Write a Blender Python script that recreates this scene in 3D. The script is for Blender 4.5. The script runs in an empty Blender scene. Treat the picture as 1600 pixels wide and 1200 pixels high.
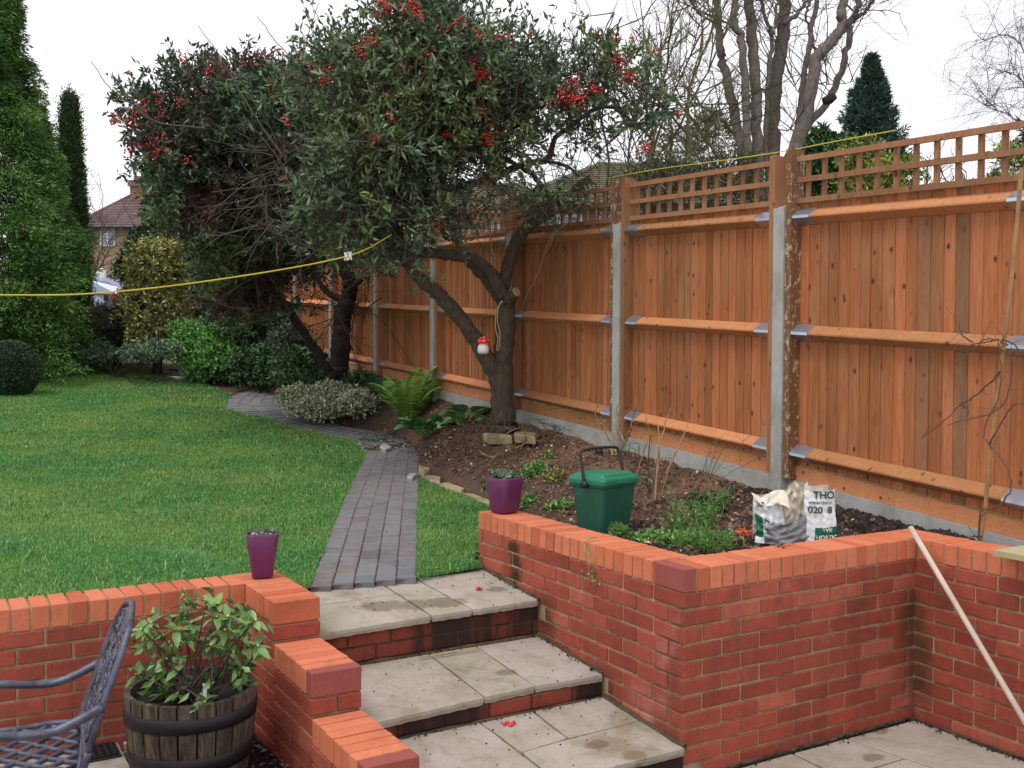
import bpy, math, random
import numpy as np
from mathutils import Vector, Matrix, noise as mnoise
random.seed(7); RNG = np.random.default_rng(7)
S = bpy.context.scene
COL = S.collection
R = math.radians
# ---------------------------------------------------------------- camera, world, sun, exposure
CAM = np.array([-2.8309, -3.3341, 1.0319]); F = 1581.25; PIT = 0.0304; YAW = 0.5331; ROLL = 0.0038
_cp, _sp = math.cos(PIT), math.sin(PIT)
FW = np.array([math.sin(YAW)*_cp, math.cos(YAW)*_cp, -_sp])
_r = np.array([math.cos(YAW), -math.sin(YAW), 0.0]); _u = np.cross(_r, FW)
RT = _r*math.cos(ROLL)+_u*math.sin(ROLL); UP = -_r*math.sin(ROLL)+_u*math.cos(ROLL)
cd = bpy.data.cameras.new('camera'); cam = bpy.data.objects.new('camera', cd); COL.objects.link(cam)
cd.sensor_width = 36; cd.lens = F/1600*36; cd.clip_start = .05; cd.clip_end = 2000
cam.matrix_world = Matrix(((RT[0], UP[0], -FW[0], CAM[0]), (RT[1], UP[1], -FW[1], CAM[1]), (RT[2], UP[2], -FW[2], CAM[2]), (0, 0, 0, 1)))
S.camera = cam
W = bpy.data.worlds.new('World'); S.world = W; W.use_nodes = True
nt = W.node_tree; bg = nt.nodes['Background']; bg.inputs['Strength'].default_value = .118
sky = nt.nodes.new('ShaderNodeTexSky'); sky.sky_type = 'NISHITA'; sky.sun_disc = False
sky.sun_elevation = R(50); sky.sun_rotation = R(-80)
hs = nt.nodes.new('ShaderNodeHueSaturation'); hs.inputs['Saturation'].default_value = .3
mx = nt.nodes.new('ShaderNodeMix'); mx.data_type = 'RGBA'; mx.inputs['Factor'].default_value = .93
nz = nt.nodes.new('ShaderNodeTexNoise'); nz.inputs['Scale'].default_value = 1.6; nz.inputs['Detail'].default_value = 3
cr = nt.nodes.new('ShaderNodeValToRGB')   # high thin cloud, nearly even
cr.color_ramp.elements[0].position = .3; cr.color_ramp.elements[0].color = (7.6, 7.5, 8.3, 1)
cr.color_ramp.elements[1].position = .6; cr.color_ramp.elements[1].color = (9.0, 8.9, 9.3, 1)
nt.links.new(sky.outputs[0], hs.inputs['Color']); nt.links.new(hs.outputs[0], mx.inputs[6])
nt.links.new(nz.outputs[0], cr.inputs[0]); nt.links.new(cr.outputs[0], mx.inputs[7]); nt.links.new(mx.outputs[2], bg.inputs['Color'])
sd = bpy.data.lights.new('sun', 'SUN'); sd.energy = 1.35; sd.angle = R(24); sd.color = (1, .97, .93)
sun = bpy.data.objects.new('sun', sd); COL.objects.link(sun)
sun.rotation_euler = Vector((.42, .16, -.89)).to_track_quat('-Z', 'Y').to_euler()
S.view_settings.view_transform = 'Standard'; S.view_settings.look = 'None'; S.view_settings.gamma = 1
S.view_settings.use_curve_mapping = False; S.view_settings.exposure = 0.22
# ---------------------------------------------------------------- photograph geometry -> world points
def ray(x, y): return FW+RT*(x-800)/F+UP*(600-y)/F
def PZ(x, y, Z): return CAM+ray(x, y)*Z
def onz(x, y, z): d = ray(x, y); return CAM+d*(z-CAM[2])/d[2]
def onx(x, y, X): d = ray(x, y); return CAM+d*(X-CAM[0])/d[0]
def ony(x, y, Y): d = ray(x, y); return CAM+d*(Y-CAM[1])/d[1]
def ss(a, b, x): t = np.clip((x-a)/(b-a), 0, 1); return t*t*(3-2*t)
def lawn_z(x, y):
    t = np.clip(y-1.75, 0, 15.5)
    z = -.205+.03*t+.0025*t*t+.10*ss(-1.2, -1.6, x)*(1-ss(1.7, 5, y))
    return z
def Gp(px, py, fn=None):            # point of the ground seen at a pixel
    fn = fn or lawn_z
    d = ray(px, py); lo, hi = 3., 3.
    while hi < 60:
        p = CAM+d*hi
        if p[2] < float(fn(p[0], p[1])): break
        lo = hi; hi += .1
    for _ in range(25):
        m = (lo+hi)/2; p = CAM+d*m
        if p[2] < float(fn(p[0], p[1])): hi = m
        else: lo = m
    return CAM+d*hi
# fence line
FK = 8445.; FD = np.array([.0447, .999]); FP = np.array([2.1225, 1.52]); BAY = 1.9
def fpt(s, off=0): return FP+FD*s+np.array([FD[1], -FD[0]])*off     # off>0: away from the garden
def f_top(s): return 2.32+.055*s
def f_a(k, s): return (1.955, 1.205, .42)[k]+(.06, .06, .065)[k]*s
def f_grav(s): return .215+.076*s-.0012*s*s
def f_soil(s): return np.where(s < 0, .05+.03*s, .05+.09*s-.0016*s*s)
def fs(x, y): return (x-FP[0])*FD[0]+(y-FP[1])*FD[1]
# bed edge (garden side) polyline from photograph
EDGE_PX = [(776, 798), (730, 772), (690, 752), (655, 738), (656, 715), (650, 700), (600, 672), (540, 664), (480, 648), (438, 625), (400, 600), (300, 578)]
EDGE = [Gp(*p) for p in EDGE_PX]
ex = np.array([p[0] for p in EDGE]); ey = np.array([p[1] for p in EDGE])
_o = np.argsort(ey); exs, eys = ex[_o], ey[_o]
def bed_edge_x(y): return np.interp(y, eys, exs)
def ground_z(x, y):
    x = np.asarray(x, float); y = np.asarray(y, float)
    zl = lawn_z(x, y)
    s = fs(x, y); zf = f_soil(np.clip(s, -4, 16)); xf = FP[0]+FD[0]/FD[1]*(y-FP[1])
    xe = np.where(y < 1.9, .15, bed_edge_x(y))
    w = np.clip((x-xe)/np.maximum(xf-xe, .3), 0, 1)
    zb = np.where(y < 1.9, .03, zl+.05)
    zb = zb+(zf-zb)*w**.8
    k = ss(1.84, 2.3, y)
    inb = x > xe
    near = .03+(zf-.03)*np.clip((x-.2)/1.9, 0, 1)
    z = np.where(inb, np.where(y < 1.84, near, near*(1-k)*(x > .1)+zb*k+(1-k)*(x <= .1)*zb), zl)
    return z
# ---------------------------------------------------------------- materials
def lin(c):
    c = [v/255 for v in c]
    return tuple((v/12.92 if v <= .04045 else ((v+.055)/1.055)**2.4) for v in c)+(1,)
class NT:
    def __init__(s, name, rough=.8, spec=.3):
        s.m = bpy.data.materials.new(name); s.m.use_nodes = True; s.t = s.m.node_tree
        s.b = s.t.nodes['Principled BSDF']; s.b.inputs['Roughness'].default_value = rough
        s.b.inputs['Specular IOR Level'].default_value = spec
        s.tc = s.t.nodes.new('ShaderNodeTexCoord'); s.oi = s.t.nodes.new('ShaderNodeObjectInfo')
        s.ge = s.t.nodes.new('ShaderNodeNewGeometry')
    def n(s, ty, **k):
        nd = s.t.nodes.new(ty)
        for a, v in k.items():
            if a.startswith('i_'): nd.inputs[a[2:].replace('_', ' ')].default_value = v
            else: setattr(nd, a, v)
        return nd
    def l(s, a, b): s.t.links.new(a, b)
    def co(s, kind='Object', scale=(1, 1, 1), rnd=True):
        mp = s.n('ShaderNodeMapping'); mp.inputs['Scale'].default_value = scale
        src = s.ge.outputs['Position'] if kind == 'World' else s.tc.outputs[kind]
        s.l(src, mp.inputs['Vector'])
        if rnd:
            v = s.n('ShaderNodeVectorMath', operation='SCALE'); v.inputs[0].default_value = (37, 11, 23)
            s.l(s.oi.outputs['Random'], v.inputs['Scale']); s.l(v.outputs[0], mp.inputs['Location'])
        return mp.outputs[0]
    def noise(s, co, scale, detail=4, rough=.6, dist=0):
        nd = s.n('ShaderNodeTexNoise'); nd.inputs['Scale'].default_value = scale; nd.inputs['Detail'].default_value = detail
        nd.inputs['Roughness'].default_value = rough; nd.inputs['Distortion'].default_value = dist; s.l(co, nd.inputs['Vector']); return nd.outputs[0]
    def ramp(s, f, stops):
        nd = s.n('ShaderNodeValToRGB'); e = nd.color_ramp.elements
        while len(e) < len(stops): e.new(.5)
        for q, (p, c) in zip(e, stops):
            q.position = p; q.color = c if len(c) == 4 else tuple(c)+(1,)
        s.l(f, nd.inputs[0]); return nd.outputs[0]
    def mix(s, f, a, b, mode='MIX'):
        nd = s.n('ShaderNodeMix', data_type='RGBA', blend_type=mode)
        for sock, v in ((nd.inputs[0], f), (nd.inputs[6], a), (nd.inputs[7], b)):
            if isinstance(v, bpy.types.NodeSocket): s.l(v, sock)
            else: sock.default_value = v
        return nd.outputs[2]
    def math(s, op, a, b=0, c=0):
        nd = s.n('ShaderNodeMath', operation=op)
        for i, v in enumerate((a, b, c)):
            if isinstance(v, bpy.types.NodeSocket): s.l(v, nd.inputs[i])
            elif i < len(nd.inputs): nd.inputs[i].default_value = v
        return nd.outputs[0]
    def var(s, col, src, amt=.3, hue=0):      # brightness/hue shift by a 0..1 source
        nd = s.n('ShaderNodeHueSaturation')
        if isinstance(col, bpy.types.NodeSocket): s.l(col, nd.inputs['Color'])
        else: nd.inputs['Color'].default_value = col
        s.l(s.math('MULTIPLY_ADD', src, amt*2, 1-amt), nd.inputs['Value'])
        if hue: s.l(s.math('MULTIPLY_ADD', src, -hue*2, .5+hue), nd.inputs['Hue'])
        return nd.outputs[0]
    def bump(s, h, d=.003, st=1.0):
        nd = s.n('ShaderNodeBump'); nd.inputs['Distance'].default_value = d; nd.inputs['Strength'].default_value = st
        s.l(h, nd.inputs['Height']); s.l(nd.outputs[0], s.b.inputs['Normal'])
    def out(s, col, rough=None):
        if isinstance(col, bpy.types.NodeSocket): s.l(col, s.b.inputs['Base Color'])
        else: s.b.inputs['Base Color'].default_value = col
        if rough is not None: s.l(rough, s.b.inputs['Roughness'])
        return s.m
def spot(m, pts, rad, soft=.6, co=None):      # 0..1 mask round world points (a stain of its own shape)
    res = None
    w = m.n('ShaderNodeVectorMath', operation='ADD')
    nn = m.n('ShaderNodeTexNoise'); nn.inputs['Scale'].default_value = 20; nn.inputs['Detail'].default_value = 4
    m.l(m.ge.outputs['Position'], nn.inputs['Vector'])
    sc = m.n('ShaderNodeVectorMath', operation='SCALE'); sc.inputs['Scale'].default_value = rad[0]*.9
    m.l(nn.outputs['Color'], sc.inputs[0]); m.l(m.ge.outputs['Position'], w.inputs[0]); m.l(sc.outputs[0], w.inputs[1])
    for p in pts:
        d = m.n('ShaderNodeVectorMath', operation='SUBTRACT'); m.l(w.outputs[0], d.inputs[0])
        d.inputs[1].default_value = tuple(np.array(p)+rad[0]*.45)
        k = m.n('ShaderNodeVectorMath', operation='DIVIDE'); m.l(d.outputs[0], k.inputs[0]); k.inputs[1].default_value = rad
        ln = m.n('ShaderNodeVectorMath', operation='LENGTH'); m.l(k.outputs[0], ln.inputs[0])
        v = m.n('ShaderNodeMapRange'); v.interpolation_type = 'SMOOTHSTEP'
        v.inputs['From Min'].default_value = 1; v.inputs['From Max'].default_value = 1-soft; m.l(ln.outputs['Value'], v.inputs['Value'])
        res = v.outputs[0] if res is None else m.math('MAXIMUM', res, v.outputs[0])
    return res
def brick_mat(name, c1, c2, c3, stain=True, amt=.22):
    m = NT(name, .85, .2); co = m.co()
    rnd = m.oi.outputs['Random']
    base = m.ramp(rnd, [(0, c1), (.45, c2), (.8, c1), (1, c3)])
    n1 = m.noise(co, 22, 5); n2 = m.noise(co, 160, 3)
    col = m.var(base, n1, amt); col = m.var(col, n2, .28)
    pale = m.ramp(m.noise(m.co('World', (1, 1, 1), False), 2.3, 5, .7), [(.58, (0, 0, 0)), (.75, (.45, .45, .45))])
    ch_ = m.ramp(m.noise(co, 34, 6, .8), [(.62, (0, 0, 0)), (.7, (.55, .55, .55))]); col = m.mix(ch_, col, lin((196, 142, 116)) if stain else lin((170, 84, 62)))
    gr_ = m.ramp(m.noise(m.co('World', (1, 1, 1), False), 4.5, 7, .75, .8), [(.5, (0, 0, 0)), (.75, (.4, .4, .4))]); col = m.mix(gr_, col, lin((104, 72, 50)))
    if stain:
        col = m.mix(pale, col, lin((196, 150, 140)))
        dk = m.ramp(m.noise(m.co('World', (1, 1, .35), False), 5, 6, .7), [(.48, (0, 0, 0)), (.74, (.5, .5, .5))])
        col = m.mix(dk, col, lin((72, 54, 42)))
        alg = spot(m, [(-.02, 1.44, -.045), (-.02, 1.42, -.12), (-.02, 1.43, -.20)], (.09, .085, .07))
        col = m.mix(m.math('MULTIPLY', alg, .9), col, lin((44, 46, 26)))
        gr = spot(m, [(1.5, -.03, -.45), (1.5, -.03, -.6), (1.48, 0, -.3), (0, 1.1, -.35), (0, .55, -.6)], (.13, .13, .2), .9)
        col = m.mix(m.math('MULTIPLY', gr, .75), col, lin((60, 52, 34)))
    m.bump(m.math('ADD', n1, m.math('MULTIPLY', n2, .5)), .004, .6)
    return m.out(col)
M = {}
M['brick'] = brick_mat('red_brick', lin((164, 82, 65)), lin((142, 68, 54)), lin((178, 100, 80)))
M['coping'] = brick_mat('orange_coping_brick', lin((198, 112, 80)), lin((208, 126, 92)), lin((182, 98, 70)), False, .12)
M['purple_brick'] = brick_mat('plum_coping_brick', lin((152, 84, 76)), lin((142, 76, 70)), lin((158, 90, 82)), False, .1)
def m_mortar(name, c, dark):
    m = NT(name, .95, .1); co = m.co('World', rnd=False)
    col = m.mix(m.ramp(m.noise(co, 6, 5, .7), [(.42, (0, 0, 0)), (.7, (.8, .8, .8))]), c, dark)
    col = m.var(col, m.noise(co, 120, 3), .25); m.bump(m.noise(co, 150, 3), .004, .7); return m.out(col)
M['mortar'] = m_mortar('mortar', lin((174, 154, 120)), lin((100, 82, 60)))
M['dirty_mortar'] = m_mortar('dirty_mortar', lin((92, 78, 62)), lin((44, 38, 30)))
def slab():
    m = NT('riven_sandstone', .62, .35); co = m.co('Object', (1, 1, 1)); wo = m.co('World', rnd=False)
    base = m.ramp(m.oi.outputs['Random'], [(0, lin((166, 160, 144))), (.35, lin((172, 162, 152))), (.7, lin((156, 150, 130))), (1, lin((166, 154, 146)))])
    bl = m.ramp(m.noise(co, 3.2, 5, .65, .6), [(.3, lin((184, 172, 166))), (.55, lin((160, 152, 136))), (.75, lin((126, 114, 92)))])
    col = m.mix(.55, base, bl); col = m.var(col, m.noise(co, 60, 5, .7), .22)
    damp = m.ramp(m.noise(wo, 2.1, 6, .62, .4), [(.56, (0, 0, 0)), (.66, (.55, .55, .55))])
    col = m.mix(damp, col, lin((128, 112, 88)))
    st = spot(m, [(-.80, 1.38, -.24), (-.62, 1.33, -.24), (-.48, 1.30, -.25)], (.14, .085, .2), .3)
    st2 = spot(m, [(-.42, .80, -.48), (-.25, .02, -.65), (-.33, .17, -.64), (-.13, 1.40, -.23), (.9, -.25, -.8), (1.2, -.04, -.8)], (.07, .05, .2), .35)
    col = m.mix(m.math('MULTIPLY', m.math('MAXIMUM', st, st2), .6), col, lin((100, 84, 60)))
    sp = m.ramp(m.noise(co, 45, 2, .5), [(.72, (0, 0, 0)), (.76, (.6, .6, .6))]); col = m.mix(sp, col, lin((70, 62, 50)))
    col = m.mix(m.ramp(m.noise(wo, 7, 6, .75, 1), [(.52, (0, 0, 0)), (.7, (.5, .5, .5))]), col, lin((112, 98, 76)))
    m.bump(m.math('ADD', m.noise(co, 9, 6, .6, .8), m.math('MULTIPLY', m.noise(co, 60, 3), .25)), .012, .55)
    return m.out(col, m.ramp(m.noise(wo, 2.1, 6, .62, .4), [(.5, (.7, .7, .7)), (.68, (.4, .4, .4))]))
M['slab'] = slab()
def simple(name, c, rough=.6, spec=.4, amt=.12, sc=30, metal=0, bump=0, rnd=0, hue=0, c2=None, kind='Object'):
    m = NT(name, rough, spec); co = m.co(kind); n = m.noise(co, sc, 4)
    col = m.var(c, n, amt)
    if c2 is not None: col = m.mix(m.ramp(m.noise(co, sc*.3, 5, .7), [(.42, (0, 0, 0)), (.66, (1, 1, 1))]), col, c2)
    if rnd: col = m.var(col, m.oi.outputs['Random'], rnd, hue)
    m.b.inputs['Metallic'].default_value = metal
    if bump: m.bump(n, bump)
    return m.out(col)
def paver():
    m = NT('blue_grey_paver', .6, .35); co = m.co()
    base = m.ramp(m.oi.outputs['Random'], [(0, lin((116, 116, 120))), (.3, lin((126, 124, 124))), (.6, lin((110, 111, 116))), (.85, lin((126, 118, 114))), (1, lin((122, 122, 126)))])
    wo = m.co('World', rnd=False)
    col = m.var(base, m.noise(co, 18, 5, .7), .25); col = m.var(col, m.noise(co, 140, 3), .2)
    col = m.mix(m.ramp(m.noise(wo, 1.7, 5, .7), [(.5, (0, 0, 0)), (.72, (.7, .7, .7))]), col, lin((88, 70, 64)))
    m.bump(m.noise(co, 60, 4), .003); return m.out(col)
M['paver'] = paver()
def wood(name, c1, c2, ck, grain=(1, 1, .05), sc=26, rough=.75, island=False):
    # grain runs along local z; knots darker and oval
    m = NT(name, rough, .25); co = m.co('Object', grain)
    rn = m.oi.outputs['Random']
    g = m.noise(co, sc*3, 5, .6, .6)
    col = m.mix(m.ramp(g, [(.3, (0, 0, 0)), (.7, (1, 1, 1))]), c1, c2)
    col = m.var(col, rn, .27, .004)
    fade = m.ramp(m.noise(m.co('Object', (1.5, 1.5, .35)), 3.5, 5, .65), [(.5, (0, 0, 0)), (.72, (.45, .45, .45))]); col = m.mix(fade, col, lin((176, 140, 106)))
    br = m.noise(m.co('Object', (2, 2, .5)), 4, 4); col = m.var(col, br, .22)
    vo = m.n('ShaderNodeTexVoronoi'); vo.inputs['Scale'].default_value = 5.5; vo.inputs['Randomness'].default_value = 1
    m.l(m.co('Object', (2.6 if grain[2] < grain[0] else 1.7, 2.6, 1.7 if grain[2] < grain[0] else 2.6)), vo.inputs['Vector'])
    kn = m.ramp(vo.outputs['Distance'], [(.08, (1, 1, 1)), (.24, (0, 0, 0))])
    thin = m.ramp(vo.outputs['Color'], [(.55, (0, 0, 0)), (.62, (1, 1, 1))])
    col = m.mix(m.math('MULTIPLY', kn, thin), col, ck)
    dr = m.ramp(m.noise(m.co('Object', (1, 1, .25)), 14, 5, .7, .5), [(.6, (0, 0, 0)), (.74, (.5, .5, .5))])
    col = m.mix(dr, col, ck); m.bump(g, .002, .5)
    return m.out(col)
M['board'] = wood('orange_fence_board', lin((182, 118, 74)), lin((148, 88, 54)), lin((84, 44, 26)))
M['rail'] = wood('orange_fence_rail', lin((202, 142, 96)), lin((180, 116, 74)), lin((108, 64, 40)), (.05, 1, 1), 26)
M['trellis'] = wood('brown_trellis_timber', lin((156, 112, 80)), lin((136, 94, 64)), lin((96, 62, 44)), (1, 1, .2))
M['post'] = wood('brown_post_timber', lin((160, 112, 76)), lin((134, 88, 58)), lin((88, 56, 38)))
def lichen_post():
    m = NT('lichened_post_timber', .9, .15); co = m.co('Object', (1, 1, .3)); g = m.noise(co, 40, 5)
    col = m.mix(g, lin((138, 98, 70)), lin((104, 74, 54)))
    li = m.ramp(m.noise(m.co('Object', (1, 1, .55)), 24, 6, .75, 1.5), [(.55, (0, 0, 0)), (.6, (1, 1, 1))])
    col = m.mix(li, col, lin((186, 178, 150))); m.bump(g, .004); return m.out(col)
M['lichen_post'] = lichen_post()
M['concrete'] = simple('grey_concrete', lin((172, 171, 167)), .9, .2, .16, 14, bump=.004, c2=lin((150, 148, 138)))
M['zinc'] = simple('galvanised_steel', lin((190, 200, 214)), .35, .5, .12, 20, metal=.85)
def bark(name, a, b, lich, sc=12):
    m = NT(name, .95, .1); co = m.co('World', (1, 1, .45), False); g = m.noise(co, sc*2.2, 7, .7, .6)
    col = m.mix(m.ramp(g, [(.35, (0, 0, 0)), (.65, (1, 1, 1))]), a, b)
    col = m.mix(m.ramp(m.noise(co, sc*.35, 5, .7), [(.5, (0, 0, 0)), (.7, (.65, .65, .65))]), col, lich)
    m.bump(g, .02, .9); return m.out(col)
M['bark'] = bark('cotoneaster_bark', lin((74, 64, 56)), lin((110, 98, 84)), lin((92, 94, 70)))
M['dark_bark'] = bark('dark_bark', lin((44, 38, 36)), lin((70, 60, 54)), lin((60, 62, 48)))
M['pale_bark'] = bark('grey_brown_bark', lin((98, 90, 86)), lin((136, 126, 118)), lin((104, 108, 82)))
M['green_bark'] = bark('mossy_bark', lin((100, 96, 66)), lin((124, 118, 86)), lin((96, 108, 52)))
M['twig'] = simple('grey_brown_twig', lin((92, 80, 74)), .9, .1, .3, 8)
M['birch_twig'] = simple('purple_grey_twig', lin((134, 118, 128)), .9, .1, .3, 8)
M['dry_stem'] = simple('straw_coloured_stem', lin((176, 146, 108)), .9, .1, .25, 20, c2=lin((120, 92, 66)))
M['cut_wood'] = simple('cut_wood', lin((188, 156, 116)), .9, .1, .2, 60)
def leafm(name, a, b, c=None, rough=.5, sc=1.2, trans=0.0, spec=.35, isl=.4):
    m = NT(name, rough, spec); wo = m.co('World', rnd=False)
    col = m.mix(m.ge.outputs['Random Per Island'], a, b)
    if c is not None: col = m.mix(m.ramp(m.noise(wo, sc, 4, .6), [(.48, (0, 0, 0)), (.66, (1, 1, 1))]), col, c)
    col = m.var(col, m.ge.outputs['Random Per Island'], isl)
    m.b.inputs['Subsurface Weight'].default_value = 0
    if trans:
        m.out(col); tr = m.n('ShaderNodeBsdfTranslucent'); m.l(col, tr.inputs['Color'])
        ms = m.n('ShaderNodeMixShader'); ms.inputs[0].default_value = trans
        o = m.t.nodes['Material Output']; m.l(m.b.outputs[0], ms.inputs[1]); m.l(tr.outputs[0], ms.inputs[2]); m.l(ms.outputs[0], o.inputs['Surface'])
        return m.m
    return m.out(col)
M['cot_leaf'] = leafm('cotoneaster_leaf', lin((72, 98, 66)), lin((108, 130, 100)), lin((118, 132, 78)), .45, 1.1, .12)
M['cot_leaf2'] = leafm('reddish_cotoneaster_leaf', lin((60, 80, 58)), lin((88, 102, 78)), lin((108, 70, 66)), .5, 1.0, .1)
M['berry'] = leafm('red_berry', lin((170, 38, 40)), lin((200, 60, 50)), None, .35, isl=.2)
M['cypress'] = leafm('cypress_spray', lin((66, 104, 48)), lin((120, 158, 76)), lin((54, 86, 44)), .7, 1.4, .15)
M['dark_cypress'] = leafm('dark_cypress_spray', lin((56, 80, 48)), lin((82, 108, 62)), None, .75, 1, .1)
M['blue_conifer'] = leafm('blue_green_conifer', lin((52, 80, 66)), lin((84, 112, 92)), None, .75, 1, .1)
M['box_leaf'] = leafm('box_leaf', lin((48, 72, 50)), lin((78, 104, 78)), None, .5)
M['gold_leaf'] = leafm('variegated_yellow_leaf', lin((92, 100, 50)), lin((192, 190, 118)), lin((130, 130, 72)), .5, 1.6, .1)
M['yellow_green_leaf'] = leafm('yellow_green_leaf', lin((92, 112, 52)), lin((190, 194, 96)), lin((120, 130, 66)), .5, 2.2, .1)
M['olive_leaf'] = leafm('olive_leaf', lin((76, 88, 60)), lin((106, 112, 80)), lin((96, 88, 64)), .7, 1.5)
M['fresh_leaf'] = leafm('fresh_green_leaf', lin((76, 132, 62)), lin((132, 184, 98)), None, .5, 1, .1)
M['deep_leaf'] = leafm('deep_green_leaf', lin((48, 80, 50)), lin((80, 114, 70)), None, .5)
M['euon_leaf'] = leafm('cream_edged_leaf', lin((96, 120, 84)), lin((222, 226, 190)), None, .5, isl=.25)
M['fern'] = leafm('fern_green', lin((138, 176, 82)), lin((164, 198, 104)), None, .6, trans=.25)
M['weed'] = leafm('bright_weed_green', lin((82, 130, 60)), lin((130, 168, 92)), None, .6, trans=.1)
M['ivy'] = leafm('grey_green_leaf', lin((82, 112, 84)), lin((128, 150, 118)), None, .6)
M['litter'] = leafm('leaf_litter', lin((96, 66, 48)), lin((176, 152, 120)), None, .8, isl=.5)
def oleaf(name, a, b, rough=.4):
    m = NT(name, rough, .45); co = m.co(); col = m.mix(m.oi.outputs['Random'], a, b); col = m.var(col, m.noise(co, 25, 3), .2); return m.out(col)
M['rhodo_leaf'] = oleaf('rhododendron_leaf', lin((78, 116, 60)), lin((120, 154, 86)))
M['hosta_leaf'] = oleaf('bergenia_leaf', lin((76, 128, 78)), lin((116, 160, 108)), .45)
M['yellow_bud'] = simple('yellow_bud', lin((216, 200, 90)), .5)
def soil(name, a, b, c):
    m = NT(name, .95, .15); wo = m.co('World', rnd=False); n1 = m.noise(wo, 2.0, 6, .65); n2 = m.noise(wo, 30, 6, .75)
    col = m.mix(m.ramp(n1, [(.4, (0, 0, 0)), (.62, (1, 1, 1))]), a, b); col = m.var(col, n2, .55)
    col = m.mix(m.ramp(m.noise(wo, 55, 2, .5), [(.70, (0, 0, 0)), (.73, (1, 1, 1))]), col, c)
    m.bump(n2, .03, 1); return m.out(col)
M['soil'] = soil('garden_soil', lin((88, 70, 62)), lin((110, 88, 74)), lin((150, 128, 104)))
M['sandy_soil'] = soil('sandy_subsoil', lin((132, 98, 68)), lin((112, 82, 58)), lin((160, 130, 96)))
M['compost'] = soil('black_compost', lin((40, 34, 34)), lin((54, 46, 42)), lin((80, 68, 56)))
M['stone'] = simple('pale_edging_stone', lin((176, 164, 128)), .9, .2, .25, 16, bump=.01, rnd=.15, c2=lin((122, 116, 84)))
M['clod'] = leafm('soil_clod', lin((70, 54, 46)), lin((116, 92, 76)), None, .95, isl=.4)
M['pebble'] = leafm('pale_pebble', lin((140, 124, 108)), lin((206, 196, 184)), None, .8, isl=.2)
def grass_ground():
    m = NT('lawn_ground', .95, .1); wo = m.co('World', rnd=False)
    col = m.mix(m.ramp(m.noise(wo, .9, 5, .6), [(.35, (0, 0, 0)), (.65, (1, 1, 1))]), lin((84, 120, 54)), lin((108, 132, 64)))
    col = m.var(col, m.noise(wo, 60, 4, .7), .4); m.bump(m.noise(wo, 80, 3), .02); return m.out(col)
M['lawn'] = grass_ground()
def blade():
    m = NT('grass_blade', .55, .3); wo = m.co('World', rnd=False)
    col = m.mix(m.ramp(m.noise(wo, .7, 5, .6), [(.4, (0, 0, 0)), (.62, (1, 1, 1))]), lin((90, 152, 80)), lin((132, 170, 88)))
    col = m.mix(m.ramp(m.noise(wo, 3.2, 4, .6), [(.5, (0, 0, 0)), (.7, (.6, .6, .6))]), col, lin((100, 152, 80)))
    col = m.mix(m.ramp(m.noise(wo, 1.3, 6, .7), [(.56, (0, 0, 0)), (.7, (.45, .45, .45))]), col, lin((146, 150, 94)))
    col = m.mix(m.ramp(m.ge.outputs['Random Per Island'], [(.9, (0, 0, 0)), (.95, (.8, .8, .8))]), col, lin((176, 184, 128)))
    col = m.var(col, m.ge.outputs['Random Per Island'], .2)
    m.out(col); tr = m.n('ShaderNodeBsdfTranslucent'); m.l(col, tr.inputs['Color'])
    ms = m.n('ShaderNodeMixShader'); ms.inputs[0].default_value = .25
    m.l(m.b.outputs[0], ms.inputs[1]); m.l(tr.outputs[0], ms.inputs[2]); m.l(ms.outputs[0], m.t.nodes['Material Output'].inputs['Surface'])
    return m.m
M['blade'] = blade()
M['purple'] = simple('glazed_plum_ceramic', lin((108, 46, 90)), .35, .5, .2, 16, c2=lin((88, 42, 80)))
M['green_plastic'] = simple('dark_green_plastic', lin((28, 84, 66)), .5, .4, .2, 8, c2=lin((44, 96, 80)))
M['green_lid'] = simple('green_plastic_lid', lin((36, 120, 90)), .5, .4, .12, 8)
M['black_plastic'] = simple('black_plastic', lin((42, 42, 46)), .4, .4)
M['white_plastic'] = simple('white_plastic', lin((226, 230, 232)), .4, .4, .08, 10)
M['cream_plastic'] = simple('cream_plastic_film', lin((216, 208, 188)), .35, .5, .12, 8)
M['grey_film'] = simple('smoky_plastic_film', lin((140, 140, 144)), .3, .5, .35, 9, c2=lin((84, 84, 78)))
M['print_green'] = simple('green_print', lin((26, 108, 76)), .5, .3)
M['print_dark'] = simple('dark_green_print', lin((38, 74, 62)), .5, .3)
M['pole'] = simple('weathered_white_pole', lin((206, 192, 176)), .6, .3, .14, 12, c2=lin((184, 166, 148)))
M['aluminium'] = simple('grey_painted_cast_aluminium', lin((92, 92, 108)), .4, .5, .3, 40, metal=.35, bump=.002, c2=lin((58, 56, 68)))
def barrelm():
    m = NT('weathered_oak_stave', .85, .2); co = m.co('Object', (1, 1, .12)); g = m.noise(co, 60, 6, .7, .5)
    col = m.mix(m.ramp(g, [(.35, (0, 0, 0)), (.65, (1, 1, 1))]), lin((54, 47, 40)), lin((112, 100, 84)))
    col = m.var(col, m.oi.outputs['Random'], .25)
    col = m.mix(m.ramp(m.noise(m.co('Object', (1, 1, .3)), 9, 5, .7), [(.5, (0, 0, 0)), (.68, (.8, .8, .8))]), col, lin((58, 48, 36)))
    m.bump(g, .006); return m.out(col)
M['stave'] = barrelm()
M['hoop'] = simple('dark_iron_hoop', lin((46, 42, 44)), .6, .4, .25, 30, metal=.4)
M['red_gloss'] = simple('red_gloss', lin((226, 44, 38)), .25, .5)
M['white_gloss'] = simple('white_gloss', lin((238, 232, 222)), .3, .5, .05)
M['yellow_line'] = simple('yellow_line', lin((206, 190, 60)), .5)
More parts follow.
